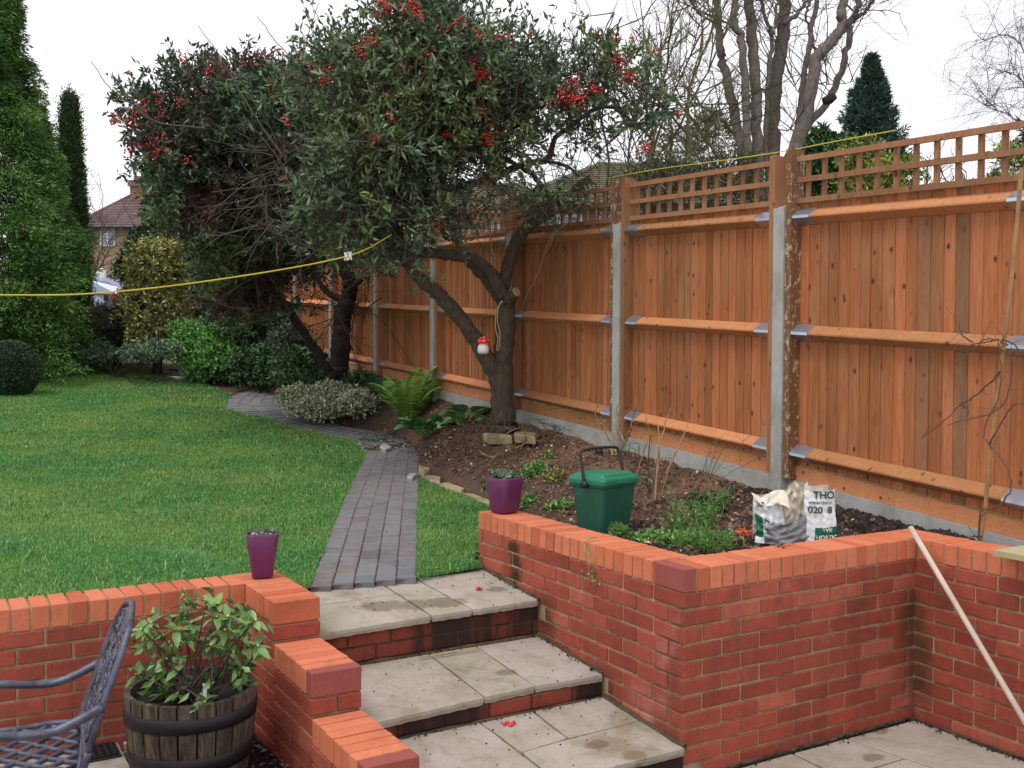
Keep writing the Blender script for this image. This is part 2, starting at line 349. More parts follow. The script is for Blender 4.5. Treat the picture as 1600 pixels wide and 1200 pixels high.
M['string'] = simple('straw_string', lin((190, 160, 112)), .9)
M['cane'] = simple('bamboo_cane', lin((168, 128, 78)), .6, .3, .2, 20, c2=lin((132, 104, 68)))
M['plank'] = simple('weathered_plank', lin((172, 160, 124)), .9, .2, .2, 30)
M['orange_petal'] = simple('orange_petal', lin((232, 110, 66)), .7)
M['house_wall'] = simple('yellow_stock_brick', lin((168, 144, 116)), .9, .1, .25, 3, c2=lin((142, 116, 94)), kind='World')
M['roof'] = simple('brown_roof_tile', lin((116, 98, 96)), .9, .1, .2, 3, rnd=.12, c2=lin((96, 84, 82)), kind='World')
M['olive_roof'] = simple('mossy_roof_tile', lin((112, 108, 88)), .9, .1, .2, 3, rnd=.12, c2=lin((96, 98, 72)), kind='World')
M['chimney'] = simple('chimney_brick', lin((136, 108, 96)), .9, .1, .3, 4, kind='World')
M['glass'] = simple('window_glass', lin((150, 164, 176)), .12, .6)
M['white_paint'] = simple('white_paint', lin((236, 238, 240)), .4, .4, .04)
M['car_silver'] = simple('silver_car_paint', lin((176, 180, 206)), .3, .6, .05)
M['car_glass'] = simple('tinted_car_glass', lin((150, 162, 184)), .15, .6)
M['tyre'] = simple('black_rubber', lin((34, 34, 36)), .8)
M['red_lens'] = simple('red_lamp_lens', lin((200, 32, 44)), .3, .5)
M['far_ground'] = simple('rough_ground', lin((78, 82, 50)), .95, .1, .3, 1, kind='World')
M['asphalt'] = simple('asphalt', lin((70, 70, 72)), .9, .2, .2, 20, kind='World')
M['tag'] = simple('white_tag', lin((222, 222, 230)), .5)
# ---------------------------------------------------------------- mesh helpers
class MB:
    def __init__(s): s.v = []; s.f = []; s.mi = []; s.n = 0
    def add(s, vs, fs, mi=0):
        s.v.extend([tuple(map(float, v)) for v in vs]); s.f.extend([tuple(i+s.n for i in f) for f in fs]); s.mi.extend([mi]*len(fs)); s.n += len(vs)
    def box(s, lo, hi, mi=0, rot=None, org=None):
        x0, y0, z0 = lo; x1, y1, z1 = hi
        vs = [(x0, y0, z0), (x1, y0, z0), (x1, y1, z0), (x0, y1, z0), (x0, y0, z1), (x1, y0, z1), (x1, y1, z1), (x0, y1, z1)]
        if rot is not None: vs = [rot@Vector(v) for v in vs]
        if org is not None: vs = [Vector(v)+Vector(org) for v in vs]
        s.add(vs, [(0, 3, 2, 1), (4, 5, 6, 7), (0, 1, 5, 4), (1, 2, 6, 5), (2, 3, 7, 6), (3, 0, 4, 7)], mi)
    def hexa(s, b, t, mi=0):      # four bottom, four top corners (ccw from above)
        s.add(list(b)+list(t), [(0, 3, 2, 1), (4, 5, 6, 7), (0, 1, 5, 4), (1, 2, 6, 5), (2, 3, 7, 6), (3, 0, 4, 7)], mi)
    def tube(s, pts, rad, sides=6, mi=0, cap=True):
        pts = [Vector(p) for p in pts]; n = len(pts)
        if not hasattr(rad, '__len__'): rad = [rad]*n
        up = Vector((.13, .31, .94)); vs = []
        for i, p in enumerate(pts):
            d = (pts[min(i+1, n-1)]-pts[max(i-1, 0)])
            if d.length < 1e-9: d = Vector((0, 0, 1))
            d.normalize(); a = d.cross(up)
            if a.length < .05: a = d.cross(Vector((1, 0, 0)))
            a.normalize(); b = d.cross(a)
            for k in range(sides):
                t = 2*math.pi*k/sides; vs.append(p+(a*math.cos(t)+b*math.sin(t))*rad[i])
        fs_ = [(i*sides+k, i*sides+(k+1) % sides, (i+1)*sides+(k+1) % sides, (i+1)*sides+k) for i in range(n-1) for k in range(sides)]
        if cap: fs_ += [tuple(range(sides))[::-1], tuple((n-1)*sides+k for k in range(sides))]
        s.add(vs, fs_, mi)
    def lathe(s, prof, seg=16, mi=0, org=(0, 0, 0), sq=None):
        vs = []
        for r_, z in prof:
            for k in range(seg):
                t = 2*math.pi*k/seg; vs.append((org[0]+r_*math.cos(t), org[1]+r_*math.sin(t), org[2]+z))
        n = len(prof)
        s.add(vs, [(i*seg+k, i*seg+(k+1) % seg, (i+1)*seg+(k+1) % seg, (i+1)*seg+k) for i in range(n-1) for k in range(seg)]+[tuple(range(seg))[::-1], tuple((n-1)*seg+k for k in range(seg))], mi)
    def mesh(s, name, mats, smooth=False):
        me = bpy.data.meshes.new(name); me.from_pydata(s.v, [], s.f)
        for m in (mats if isinstance(mats, (list, tuple)) else [mats]): me.materials.append(m)
        if any(s.mi): me.polygons.foreach_set('material_index', s.mi)
        if smooth: me.polygons.foreach_set('use_smooth', [True]*len(s.f))
        me.update(); return me
    def obj(s, name, mats, parent=None, smooth=False, **k):
        return link(name, s.mesh(name, mats, smooth), parent, **k)
def link(name, me, parent=None, loc=None, rot=None, mat=None, **k):
    o = bpy.data.objects.new(name, me); COL.objects.link(o)
    if mat is not None: o.matrix_basis = mat
    if loc is not None: o.location = loc
    if rot is not None: o.rotation_euler = rot
    if parent is not None: o.parent = parent
    for a, v in k.items(): o[a] = v
    return o
def thing(name, label, cat, loc=(0, 0, 0), rot=(0, 0, 0), group=None, obj=None):
    o = obj
    if o is None:
        o = bpy.data.objects.new(name, None); COL.objects.link(o); o.empty_display_size = .1; o.location = loc; o.rotation_euler = rot
    o['label'] = label; o['category'] = cat
    if group: o['group'] = group
    return o
def npmesh(name, V, Fc, mats, k=None, mi=None, smooth=False):   # V (n,3), Fc (m,k)
    me = bpy.data.meshes.new(name); V = np.asarray(V, np.float32); Fc = np.asarray(Fc, np.int32); m, k = Fc.shape
    me.vertices.add(len(V)); me.vertices.foreach_set('co', V.ravel())
    me.loops.add(m*k); me.loops.foreach_set('vertex_index', Fc.ravel())
    me.polygons.add(m); me.polygons.foreach_set('loop_start', np.arange(0, m*k, k, dtype=np.int32)); me.polygons.foreach_set('loop_total', np.full(m, k, np.int32))
    for q in (mats if isinstance(mats, (list, tuple)) else [mats]): me.materials.append(q)
    if mi is not None: me.polygons.foreach_set('material_index', np.asarray(mi, np.int32))
    if smooth: me.polygons.foreach_set('use_smooth', np.ones(m, bool))
    me.update(calc_edges=True); return me
def unit(a): return a/np.maximum(np.linalg.norm(a, axis=-1, keepdims=True), 1e-9)
def leaves(P, D, L, Wd, fold=.25, nrm=None, curl=.15):
    """folded diamond leaves: base P, direction D, length L, width Wd -> V, F (2 quads as 4 tris)"""
    n = len(P); D = unit(D); L = np.broadcast_to(L, n)[:, None]; Wd = np.broadcast_to(Wd, n)[:, None]
    rn = RNG.normal(size=(n, 3)) if nrm is None else nrm
    side = unit(np.cross(D, rn)); N = np.cross(side, D)
    mid = P+D*L*.45
    a = P; b = mid+side*Wd*.5+N*Wd*fold; c = P+D*L-N*L*curl; d = mid-side*Wd*.5+N*Wd*fold
    V = np.stack([a, b, c, d], 1).reshape(-1, 3); i = np.arange(n)[:, None]*4
    Fc = np.concatenate([i+np.array([[0, 1, 2]]), i+np.array([[0, 2, 3]])], 1).reshape(-1, 3)
    return V, Fc
def tris(lst):
    V = []; Fc = []; o = 0
    for v, f in lst: V.append(v); Fc.append(f+o); o += len(v)
    return np.concatenate(V), np.concatenate(Fc)
def smooth_line(pts, k=6):
    P = [np.array(p, float) for p in pts]; P = [2*P[0]-P[1]]+P+[2*P[-1]-P[-2]]; out = []
    for i in range(1, len(P)-2):
        for j in range(k):
            t = j/k; a, b, c, d = P[i-1], P[i], P[i+1], P[i+2]
            out.append(.5*((2*b)+(-a+c)*t+(2*a-5*b+4*c-d)*t*t+(-a+3*b-3*c+d)*t**3))
    out.append(P[-2]); return out
def limb(mb, pts, r0, r1, sides=8, k=6, wob=.0, mi=0):
    q = smooth_line(pts, k); n = len(q)
    q = [p+np.array([random.gauss(0, wob) for _ in range(3)]) if 0 < i < n-1 else p for i, p in enumerate(q)]
    rr = [(r0+(r1-r0)*i/(n-1))*(1+random.uniform(-.07, .07)) for i in range(n)]
    mb.tube(q, rr, sides, mi); return q
# ================================================================ SETTING: ground, lawn, soil
def inpoly(px, py, poly):
    px = np.asarray(px); py = np.asarray(py); r = np.zeros(px.shape, bool); n = len(poly)
    for i in range(n):
        x0, y0 = poly[i][:2]; x1, y1 = poly[(i+1) % n][:2]
        c = ((y0 > py) != (y1 > py)) & (px < (x1-x0)*(py-y0)/((y1-y0) if y1 != y0 else 1e-9)+x0); r ^= c
    return r
_pl = [(484, 921), (506, 862), (530, 800), (556, 745), (575, 706), (556, 690), (490, 676), (420, 655), (352, 640), (362, 616), (318, 600), (262, 590), (238, 576), (150, 570), (60, 584), (-120, 600)]
LAWN = [Gp(*p)[:2] for p in _pl]+[np.array([-14, 11]), np.array([-9., 1.66]), np.array([-1.25, 1.66])]
LAWN2 = [Gp(*p)[:2] for p in [(651, 905), (652, 850), (653, 800), (655, 752), (690, 760), (730, 780), (772, 800)]]+[np.array([-.03, 1.86]), np.array([-.03, 1.74])]
PATH_L = [Gp(*p)[:2] for p in [(484, 921), (506, 862), (530, 800), (556, 745), (575, 706)]]
PATH_R = [Gp(*p)[:2] for p in [(651, 905), (652, 850), (653, 800), (654, 745), (655, 700)]]
def vnoise(x, y, sc, seed=0):
    return np.array([mnoise.noise(Vector((a*sc+seed, b*sc, seed))) for a, b in zip(np.ravel(x), np.ravel(y))]).reshape(np.shape(x))
def sheet(name, xs, ys, keep, mat, zfn, kind='structure', attrs=None, **k):
    X, Y = np.meshgrid(xs, ys); Z = zfn(X, Y); V = np.stack([X, Y, Z], -1).reshape(-1, 3)
    nx = len(xs); I, J = np.meshgrid(np.arange(nx-1), np.arange(len(ys)-1))
    a = (J*nx+I).ravel(); cx = ((X[:-1, :-1]+X[1:, 1:])/2).ravel(); cy = ((Y[:-1, :-1]+Y[1:, 1:])/2).ravel()
    m = keep(cx, cy); a = a[m]; Fc = np.stack([a, a+1, a+nx+1, a+nx], 1)
    used, inv = np.unique(Fc, return_inverse=True); V = V[used]; Fc = inv.reshape(Fc.shape)
    me = npmesh(name, V, Fc, mat, smooth=True)
    if attrs:
        for an, fn in attrs.items():
            at = me.attributes.new(an, 'FLOAT', 'POINT'); at.data.foreach_set('value', fn(V[:, 0], V[:, 1]).astype(np.float32))
    return link(name, me, kind=kind, **k)
def sunken(x, y): return ((y < 1.70) & (x < .1)) | ((y < .1) & (x < 1.6))
def arange2(a, b, c, s1, s2): return np.concatenate([np.arange(a, b, s1), np.arange(b, c, s2)])
fence_x = lambda y: FP[0]+FD[0]*(y-FP[1])
zoff = lambda d: (lambda x, y: ground_z(x, y)+d)
sheet('lawn', np.concatenate([np.arange(-14, -6, .4), np.arange(-6, .2, .07)]), arange2(1.66, 6, 18, .07, .2),
      lambda x, y: (inpoly(x, y, LAWN) | inpoly(x, y, LAWN2)) & ~sunken(x, y), M['lawn'], lambda x, y: lawn_z(x, y)+.008)
def bedz(x, y):
    z = ground_z(x, y); s = fs(x, y); xf = fence_x(y)
    n = vnoise(x, y, 3)*.03+vnoise(x, y, 11, 5)*.018+vnoise(x, y, 28, 9)*.009
    heap = .055*np.exp(-(((s+.2)/1.3)**2))*np.exp(-((xf-x-.15)/.35)**2)   # compost heaped along the boards at the right
    heap2 = .05*np.exp(-(((s-1.3)/.7)**2))*np.exp(-((xf-x-.35)/.4)**2)
    inb = (x > bed_edge_x(y)+.05) | ((y < 1.9) & (x > .1))
    return z+np.where(inb, n+heap+heap2, vnoise(x, y, 3)*.004-.004)
def sandf(x, y):
    s = fs(x, y); d = fence_x(y)-x
    return np.clip(1.3-d/.55, 0, 1)*((s > .05) & (s < 5.2))*np.clip(.65+1.4*vnoise(x, y, 2.2, 3), 0, 1)
def compf(x, y):
    s = fs(x, y); return np.clip((-s-.05+.3*vnoise(x, y, 3, 1))*4, 0, 1)*(y < 2)
def attr_mix(base, over, an):
    t = base.node_tree; o = t.nodes['Material Output']; src = o.inputs['Surface'].links[0].from_socket
    a = t.nodes.new('ShaderNodeAttribute'); a.attribute_name = an
    b = t.nodes.new('ShaderNodeBsdfPrincipled'); b.inputs['Roughness'].default_value = .95
    nzn = t.nodes.new('ShaderNodeTexNoise'); nzn.inputs['Scale'].default_value = 40; nzn.inputs['Detail'].default_value = 6
    g = t.nodes.new('ShaderNodeNewGeometry'); t.links.new(g.outputs['Position'], nzn.inputs['Vector'])
    c = t.nodes.new('ShaderNodeValToRGB'); c.color_ramp.elements[0].position = .3; c.color_ramp.elements[1].position = .7
    c.color_ramp.elements[0].color = over[0]; c.color_ramp.elements[1].color = over[1]
    t.links.new(nzn.outputs[0], c.inputs[0]); t.links.new(c.outputs[0], b.inputs['Base Color'])
    bp = t.nodes.new('ShaderNodeBump'); bp.inputs['Distance'].default_value = .03; t.links.new(nzn.outputs[0], bp.inputs['Height']); t.links.new(bp.outputs[0], b.inputs['Normal'])
    ms = t.nodes.new('ShaderNodeMixShader'); t.links.new(a.outputs['Fac'], ms.inputs[0]); t.links.new(src, ms.inputs[1]); t.links.new(b.outputs[0], ms.inputs[2]); t.links.new(ms.outputs[0], o.inputs['Surface'])
attr_mix(M['soil'], (lin((104, 74, 50)), lin((158, 118, 78))), 'sand'); attr_mix(M['soil'], (lin((26, 22, 22)), lin((62, 50, 46))), 'compost')
sheet('soil_bed', np.arange(-7.5, 3.2, .045), np.concatenate([np.arange(-3, 6, .045), np.arange(6, 17, .14)]),
      lambda x, y: ~sunken(x, y) & (x < fence_x(y)+.08) & ~((x > 1.3) & (y < .2) & (x < 1.52)) & ((x > bed_edge_x(y)-.6) | (y > 12)) & ~((x < .2) & (y < 1.74)),
      M['soil'], bedz, attrs={'sand': sandf, 'compost': compf})
# everything beyond: one sheet to the horizon (a gentle rise up to the road level)
def farz(x, y):
    base = lawn_z(x, np.minimum(y, 17.3))
    return np.where(y > 17, .80, base)-.05+0*x
sheet('ground', np.concatenate([[-600, -200, -80], np.arange(-40, 2.2, .8), [2.2, 2.24, 5, 15, 40, 100, 300, 700]]), np.concatenate([[-60, -3.2, 0, 1.7], np.arange(2.4, 20, .8), [25, 40, 80, 200, 500, 1200]]),
      lambda x, y: ~((y < 1.75) & (x < 2.2)), M['far_ground'], farz)
# ---------------------------------------------------------------- lawn blades (nobody could count them)
def grass(name, polys, n, zf, hmin, hmax, w0, label, ylo=1.68, near=None, keepf=None):
    allx = np.concatenate([np.array([q[0] for q in p]) for p in polys]); ally = np.concatenate([np.array([q[1] for q in p]) for p in polys])
    x0, x1, y0, y1 = max(allx.min(), -9), allx.max(), ally.min(), ally.max()
    px = []; py = []
    tot = 0
    while tot < n:
        x = RNG.uniform(x0, x1, n*2); y = RNG.uniform(y0, y1, n*2)
        ok = np.zeros(len(x), bool)
        for p in polys: ok |= inpoly(x, y, p)
        d = np.stack([x-CAM[0], y-CAM[1]], 1); zz = d@(FW[:2]/np.linalg.norm(FW[:2])); lat = d@_r[:2]
        ok &= (zz > 3) & (lat/zz > -.56) & (RNG.uniform(0, 1, len(x)) < np.minimum(1, (5.5/np.maximum(zz, .1))**1.9))
        ok[ok] = RNG.uniform(0, 1, ok.sum()) > .55*ss(.05, .35, vnoise(x[ok], y[ok], 1.1, 8))
        px.append(x[ok]); py.append(y[ok]); tot += ok.sum()
    x = np.concatenate(px)[:n]; y = np.concatenate(py)[:n]
    ZZ = np.stack([x-CAM[0], y-CAM[1]], 1)@(FW[:2]/np.linalg.norm(FW[:2]))
    sc = np.maximum(1, ZZ/6.5)**.8
    cl = vnoise(np.round(x, 1), np.round(y, 1), 2.2, 4)
    h = RNG.uniform(hmin, hmax, n)*(1+.7*cl)*np.where(RNG.uniform(0, 1, n) < .03, 1.7, 1); w = w0*sc*RNG.uniform(.7, 1.4, n)
    a = RNG.uniform(0, 2*np.pi, n); lean = RNG.uniform(.15, 1.0, n)+.3*cl
    b = a+RNG.uniform(-.6, .6, n)
    z = zf(x, y)
    P = np.stack([x, y, z], 1); side = np.stack([np.cos(a+1.57), np.sin(a+1.57), 0*a], 1)*w[:, None]/2
    dr = np.stack([np.cos(b), np.sin(b), 0*b], 1)
    m = P+dr*(h*lean*.35)[:, None]+np.array([0, 0, 1])*(h*.62)[:, None]; t = P+dr*(h*lean)[:, None]+np.array([0, 0, 1])*(h*np.sqrt(np.maximum(.15, 1-lean**2*.6)))[:, None]
    V = np.stack([P-side, P+side, m+side*.8, m-side*.8, t], 1).reshape(-1, 3); i = np.arange(n)[:, None]*5
    Fc = np.concatenate([i+np.array([[0, 1, 2]]), i+np.array([[0, 2, 3]]), i+np.array([[3, 2, 4]])], 1).reshape(-1, 3)
    return thing(None, label, 'grass', obj=link(name, npmesh(name, V, Fc, M['blade']), kind='stuff'))
grass('grass', [LAWN], 300000, lambda x, y: lawn_z(x, y), .020, .042, .0045, 'green mown grass blades covering the wide lawn left of the brick path')
grass('grass', [LAWN2], 26000, lambda x, y: lawn_z(x, y), .025, .05, .004, 'small triangle of grass between the brick path and the planter wall')
# ================================================================ brick walls
BL, BW, BH = .215, .1025, .065
def brick_mesh(name, L, D, H, mat, ch=.004, jit=.0012):
    mb = MB(); c = ch; vs = []
    for sx in (0, 1):
        for sy in (0, 1):
            for sz in (0, 1):
                x, y, z = sx*L, sy*D, sz*H; ix, iy, iz = (c if not sx else -c), (c if not sy else -c), (c if not sz else -c)
                j = lambda: random.uniform(-jit, jit)
                vs += [(x+j(), y+iy, z+iz), (x+ix, y+j(), z+iz), (x+ix, y+iy, z+j())]
    id_ = lambda sx, sy, sz, k: ((sx*2+sy)*2+sz)*3+k
    f = []
    for s in (0, 1):
        q = [id_(s, 0, 0, 0), id_(s, 1, 0, 0), id_(s, 1, 1, 0), id_(s, 0, 1, 0)]; f.append(tuple(q if s else q[::-1]))
        q = [id_(0, s, 0, 1), id_(1, s, 0, 1), id_(1, s, 1, 1), id_(0, s, 1, 1)]; f.append(tuple(q[::-1] if s else q))
        q = [id_(0, 0, s, 2), id_(1, 0, s, 2), id_(1, 1, s, 2), id_(0, 1, s, 2)]; f.append(tuple(q if s else q[::-1]))
    for a in (0, 1):
        for b in (0, 1):
            f.append((id_(a, b, 0, 0), id_(a, b, 1, 0), id_(a, b, 1, 1), id_(a, b, 0, 1)))
            f.append((id_(a, 0, b, 0), id_(a, 1, b, 0), id_(a, 1, b, 2), id_(a, 0, b, 2)))
            f.append((id_(0, a, b, 1), id_(1, a, b, 1), id_(1, a, b, 2), id_(0, a, b, 2)))
            for s in (0, 1): f.append((id_(a, b, s, 0), id_(a, b, s, 1), id_(a, b, s, 2)))
    mb.add(vs, f)
    me = mb.mesh(name, mat)
    import bmesh
    bm = bmesh.new(); bm.from_mesh(me); bmesh.ops.recalc_face_normals(bm, faces=bm.faces); bm.to_mesh(me); bm.free()
    return me
BRK = [brick_mesh('brick', BL, BW, BH, M['brick']) for _ in range(4)]
COPM = [brick_mesh('coping_brick', BH, BL, BW, M['coping'], .004) for _ in range(4)]
PUR = brick_mesh('coping_brick', BH, BL, BW, M['purple_brick'], .004)
def frame(org, d, z=0):            # x along wall, y into the wall (right-hand normal of d turned left), z up
    d = np.array(d, float); d /= np.linalg.norm(d); n = np.array([-d[1], d[0]])
    return Matrix(((d[0], n[0], 0, org[0]), (d[1], n[1], 0, org[1]), (0, 0, 1, z), (0, 0, 0, 1)))
def coping(par, org, d, s0, s1, z, pitch=.075, mesh=None, depth=0.0, ends=()):
    n = max(1, int(round((s1-s0+.01)/pitch))); p = (s1-s0+.01)/n
    for i in range(n):
        m = frame(np.array(org)+np.array(d)*(s0+i*p), d, z+.005)
        j = Matrix.Translation((0, random.uniform(-.002, .002)-depth, random.uniform(-.0012, .0012)))@Matrix.Rotation(random.gauss(0, .006), 4, 'Z')@Matrix.Diagonal(((p-.0095)/BH, 1, 1, 1))
        me = PUR if i in ends or (i-n) in ends else random.choice(COPM)
        link('coping_brick', me, par, mat=m@j)
def core(par, org, d, s0, s1, z0, z1, dep=BL, ins=.007, name='mortar', mat='mortar', top=.0):
    mb = MB(); mb.box((s0, ins, z0), (s1, dep-ins, z1-top)); link(name, mb.mesh(name, M[mat]), par, mat=frame(org, d, 0))
# planter wall: left face CE (normal -X) runs from far end E to corner C; right face CD (normal -Y); return DF (normal -X)
e1 = np.array([0., 1.0]); ex1 = np.array([1., 0.])
LW, LL, LDF = 1.84, 1.505, 2.3
pw = thing('planter_wall', 'long red brick retaining wall with orange coping around the raised bed right of the steps', 'wall', (0, 0, -.9))
_link = link
def link(name, me, parent=None, loc=None, rot=None, mat=None, **k):
    o = _link(name, me, None, loc, rot, mat, **k)
    if parent is not None:
        o.parent = parent
        o.matrix_parent_inverse = world_inv(parent)
    return o
def wmat_p(p):
    if p.parent is None: return p.matrix_basis.copy()
    return wmat_p(p.parent)@p.matrix_parent_inverse@p.matrix_basis
def world_inv(p): return wmat_p(p).inverted()
MB.obj = lambda s, name, mats, parent=None, smooth=False, **k: link(name, s.mesh(name, mats, smooth), parent, **k)
dE = (0., -1.)     # CE walked from E towards C: inner side is +X (left normal of (0,-1) is (1,0))
core(pw, (0, LW), dE, .006, LW-.01, -.95, .1)
def face(par, P0, d, L, nc, start, base=-.95, keep=None, ztop=0):
    # start(k): offset of brick pattern; bricks outside 0..L are cut
    for k in range(nc):
        z = ztop-.075*(k+1)+.01; s = start(k)
        while s > 0: s -= .225
        while s < L:
            a, b = max(s, 0), min(s+BL, L); s += .225
            if b-a < .03 or (keep and not keep((a+b)/2, z)): continue
            m = frame(np.array(P0)+np.array(d)*a, d, z)
            j = Matrix.Translation((0, random.uniform(-.0015, .0015), random.uniform(-.001, .001)))@Matrix.Rotation(random.gauss(0, .003), 4, 'Y')
            link('brick', random.choice(BRK), par, mat=m@j@Matrix.Diagonal(((b-a)/BL, 1, 1, 1)))
def tread_z(y): return -.22 if y > 1.13 else (-.47 if y > .56 else -.63)
# CE: even courses stop .1125 short of C (the CD brick turns the corner)
for k in range(12):
    z = -.075*(k+1)+.01
    for (P0, d, L, off, corner_at_start) in (((0, LW), np.array(dE), LW, k % 2, False), ((0, 0), ex1, LL, (k+1) % 2, True)):
        Lf = L
        if corner_at_start: s0 = .1125 if off else 0; rng = []; s = s0
        else: end = L-(.1125 if off else 0); n_ = int(end/.225)+1; s = end-n_*.225+.01; s0 = 0; Lf = end
        while s < Lf-.001:
            a, b = max(s, 0), min(s+BL, Lf); s += .225
            if b-a < .03: continue
            if not corner_at_start and z < tread_z(LW-(a+b)/2)-.1: continue
            m = frame(np.array(P0)+d*a, d, z)
            j = Matrix.Translation((0, random.uniform(-.0015, .0015), random.uniform(-.001, .001)))@Matrix.Rotation(random.gauss(0, .003), 4, 'Y')
            link('brick', random.choice(BRK), pw, mat=m@j@Matrix.Diagonal(((b-a)/BL, 1, 1, 1)))
core(pw, (0, 0), ex1, .007, LL+.19, -.95, .1)
dF = np.array([0., -1.])           # return wall, front face X = LL, inner side +X
core(pw, (LL, .2), dF, 0.19, LDF, -.95, .1)
face(pw, (LL, -.0), dF, LDF, 12, lambda k: -.1125 if k % 2 else 0)
coping(pw, (0, LW), dE, 0, LW-.225, 0)
# corner: purple stretcher turning the corner (outer face), then bricks behind it
m = frame((0, .215), dE, .005)
link('coping_brick', brick_mesh('coping_brick', .215, .065, BW, M['purple_brick']), pw, mat=Matrix.Translation((0, 0, 0))@frame((0, .0), (0, -1.), .005)@Matrix.Translation((-.215, 0, 0)))
coping(pw, (.075, 0), ex1, 0, LL+.215-.075, 0, .072)
coping(pw, (LL, -.01), dF, 0, LDF, 0, .078)
# ---- left wall, front face Y = 1.47 (normal -Y)
lw = thing('garden_wall', 'low red brick wall with orange coping between the lawn and the sunken patio at the left', 'wall', (-3, 1.47, -.9))
ZL = -.074-.1075
face(lw, (-4.2, 1.47), ex1, 4.2-1.49, 9, lambda k: .05+(.1125 if k % 2 else 0), ztop=ZL)
core(lw, (-4.2, 1.47), ex1, 0, 4.2-1.47, -.95, ZL+.098)
coping(lw, (-4.2, 1.47), ex1, 0, 4.2-1.478, ZL, .078)
# ---- stepped wall left of the steps: top-left front corners p1, p2, p3
sw = thing('stepped_wall', 'stepped red brick wall with three coped tiers beside the left of the steps', 'wall', (-1.38, 0, -.9))
PX = -1.478; dS = np.array([0., -1.])
# (tier coping top, y far, y near)
tiers = [(-.074, 1.690, 1.027), (-.256, 1.027, .535), (-.4355, .535, -.024), (-.618, -.024, -.60)]
for ti, (zt, ya, yb) in enumerate(tiers):
    zt0 = zt-.1075; L = ya-yb
    core(sw, (PX, ya), dS, .002, L-.008, -.95, zt0+.098)
    coping(sw, (PX, ya-.01), dS, 0 if ti else .0, L-.01, zt0, .075, ends=(-1,) if ti in (1, 2) else ())
    # left face bricks (normal -X) and the front end face (normal -Y)
    for k in range(10):
        zz = zt0-.075*(k+1)+.01
        if zz < -.93: break
        s = -(.1125 if (k+ti) % 2 else 0)+((yb-(-.6)) % .225)*0
        s -= .225
        while s < L:
            a, b = max(s, 0 if ti else .215), min(s+BL, L); s += .225
            if b-a < .03: continue
            mm = frame((PX, ya-a), dS, zz)@Matrix.Diagonal(((b-a)/BL, 1, 1, 1)); link('brick', random.choice(BRK), sw, mat=mm)
        if k < 2:       # front end
            for a, b in (((0, .215),) if (k+ti) % 2 == 0 and not (ti == 1 and k == 0) else ((0, .1025), (.1125, .215))):
                mm = frame((PX+a, yb-.0025), ex1, zz)@Matrix.Diagonal(((b-a)/BL, 1, 1, 1)); link('brick', random.choice(BRK), sw, mat=mm)
# ================================================================ steps
st = thing('garden_steps', 'three wide sandstone steps with brick risers leading up to the brick path', 'steps', (-.6, .5, -.9))
def slab(par, poly, zf, th=.035, name='slab', rough=.0014, gap=.0045, mat='slab'):
    pts = []; n = len(poly); cx = sum(p[0] for p in poly)/n; cy = sum(p[1] for p in poly)/n
    for i in range(n):
        a = np.array(poly[i], float); b = np.array(poly[(i+1) % n], float); L = np.linalg.norm(b-a); m = max(1, int(L/.02))
        for k in range(m):
            p = a+(b-a)*k/m; d = np.array([cx, cy])-p; d /= np.linalg.norm(d)
            pts.append(p+d*(gap+abs(random.gauss(0, rough)) if k else gap*1.6+.002))
    n = len(pts); mb = MB(); o1 = [random.gauss(0, .003) for _ in pts]
    cen = np.array([cx, cy])
    ring = lambda q, dz, ins, jj=0: [(p[0]+(cen-p)[0]/np.linalg.norm(cen-p)*ins, p[1]+(cen-p)[1]/np.linalg.norm(cen-p)*ins, zf(p[0], p[1])+dz+random.gauss(0, jj)) for p in pts]
    vs = [(cx, cy, zf(cx, cy))]+ring(pts, 0, .006)+ring(pts, -.003, .001, .0008)+ring(pts, -th*.5, -.0005, .0012)+ring(pts, -th, .004, .001)
    fcs = []
    for i in range(n):
        j = (i+1) % n; fcs.append((0, 1+i, 1+j))
        for r_ in range(3): fcs.append((1+r_*n+i, 1+(r_+1)*n+i, 1+(r_+1)*n+j, 1+r_*n+j))
    mb.add(vs, fcs); me = mb.mesh(name, M[mat])
    link(name, me, par)
pz = lambda y0, z0, y1, z1: (lambda x, y: z0+(z1-z0)*(y-y0)/(y1-y0))
T1 = pz(1.155, -.268, 1.83, -.213); T2 = pz(.577, -.506, 1.166, -.460); T3 = pz(0, -.655, .534, -.617)
for poly in ([(-1.262, 1.12), (-.64, 1.148), (-.655, 1.54), (-1.262, 1.50)], [(-1.262, 1.50), (-.655, 1.54), (-.66, 1.75), (-1.262, 1.77)],
             [(-.64, 1.148), (-.405, 1.152), (-.43, 1.42), (-.65, 1.52)], [(-.65, 1.52), (-.43, 1.42), (-.45, 1.745), (-.66, 1.75)],
             [(-.405, 1.152), (-.004, 1.156), (-.004, 1.77), (-.45, 1.745)]): slab(st, poly, T1)
for poly in ([(-1.262, .54), (-.652, .578), (-.652, 1.175), (-1.262, 1.175)], [(-.652, .585), (-.38, .592), (-.386, 1.175), (-.652, 1.175)], [(-.38, .596), (-.004, .577), (-.004, 1.175), (-.386, 1.175)]): slab(st, poly, T2)
for poly in ([(-1.262, -.03), (-.665, -.03), (-.67, .38), (-.68, .59), (-1.262, .59)], [(-.665, .25), (-.41, .275), (-.40, .59), (-.68, .59)],
             [(-.41, .275), (-.004, .285), (-.004, .59), (-.40, .59)], [(-.665, -.03), (.0, -.022), (-.004, .285), (-.41, .275), (-.665, .25)]): slab(st, poly, T3)
mb = MB(); 
for (ya, yb, za, zb) in ((1.185, 1.78, -.95, -.305), (.605, 1.185, -.95, -.543), (-.0, .605, -.95, -.692)): mb.box((-1.268, ya, za), (-.003, yb, zb))
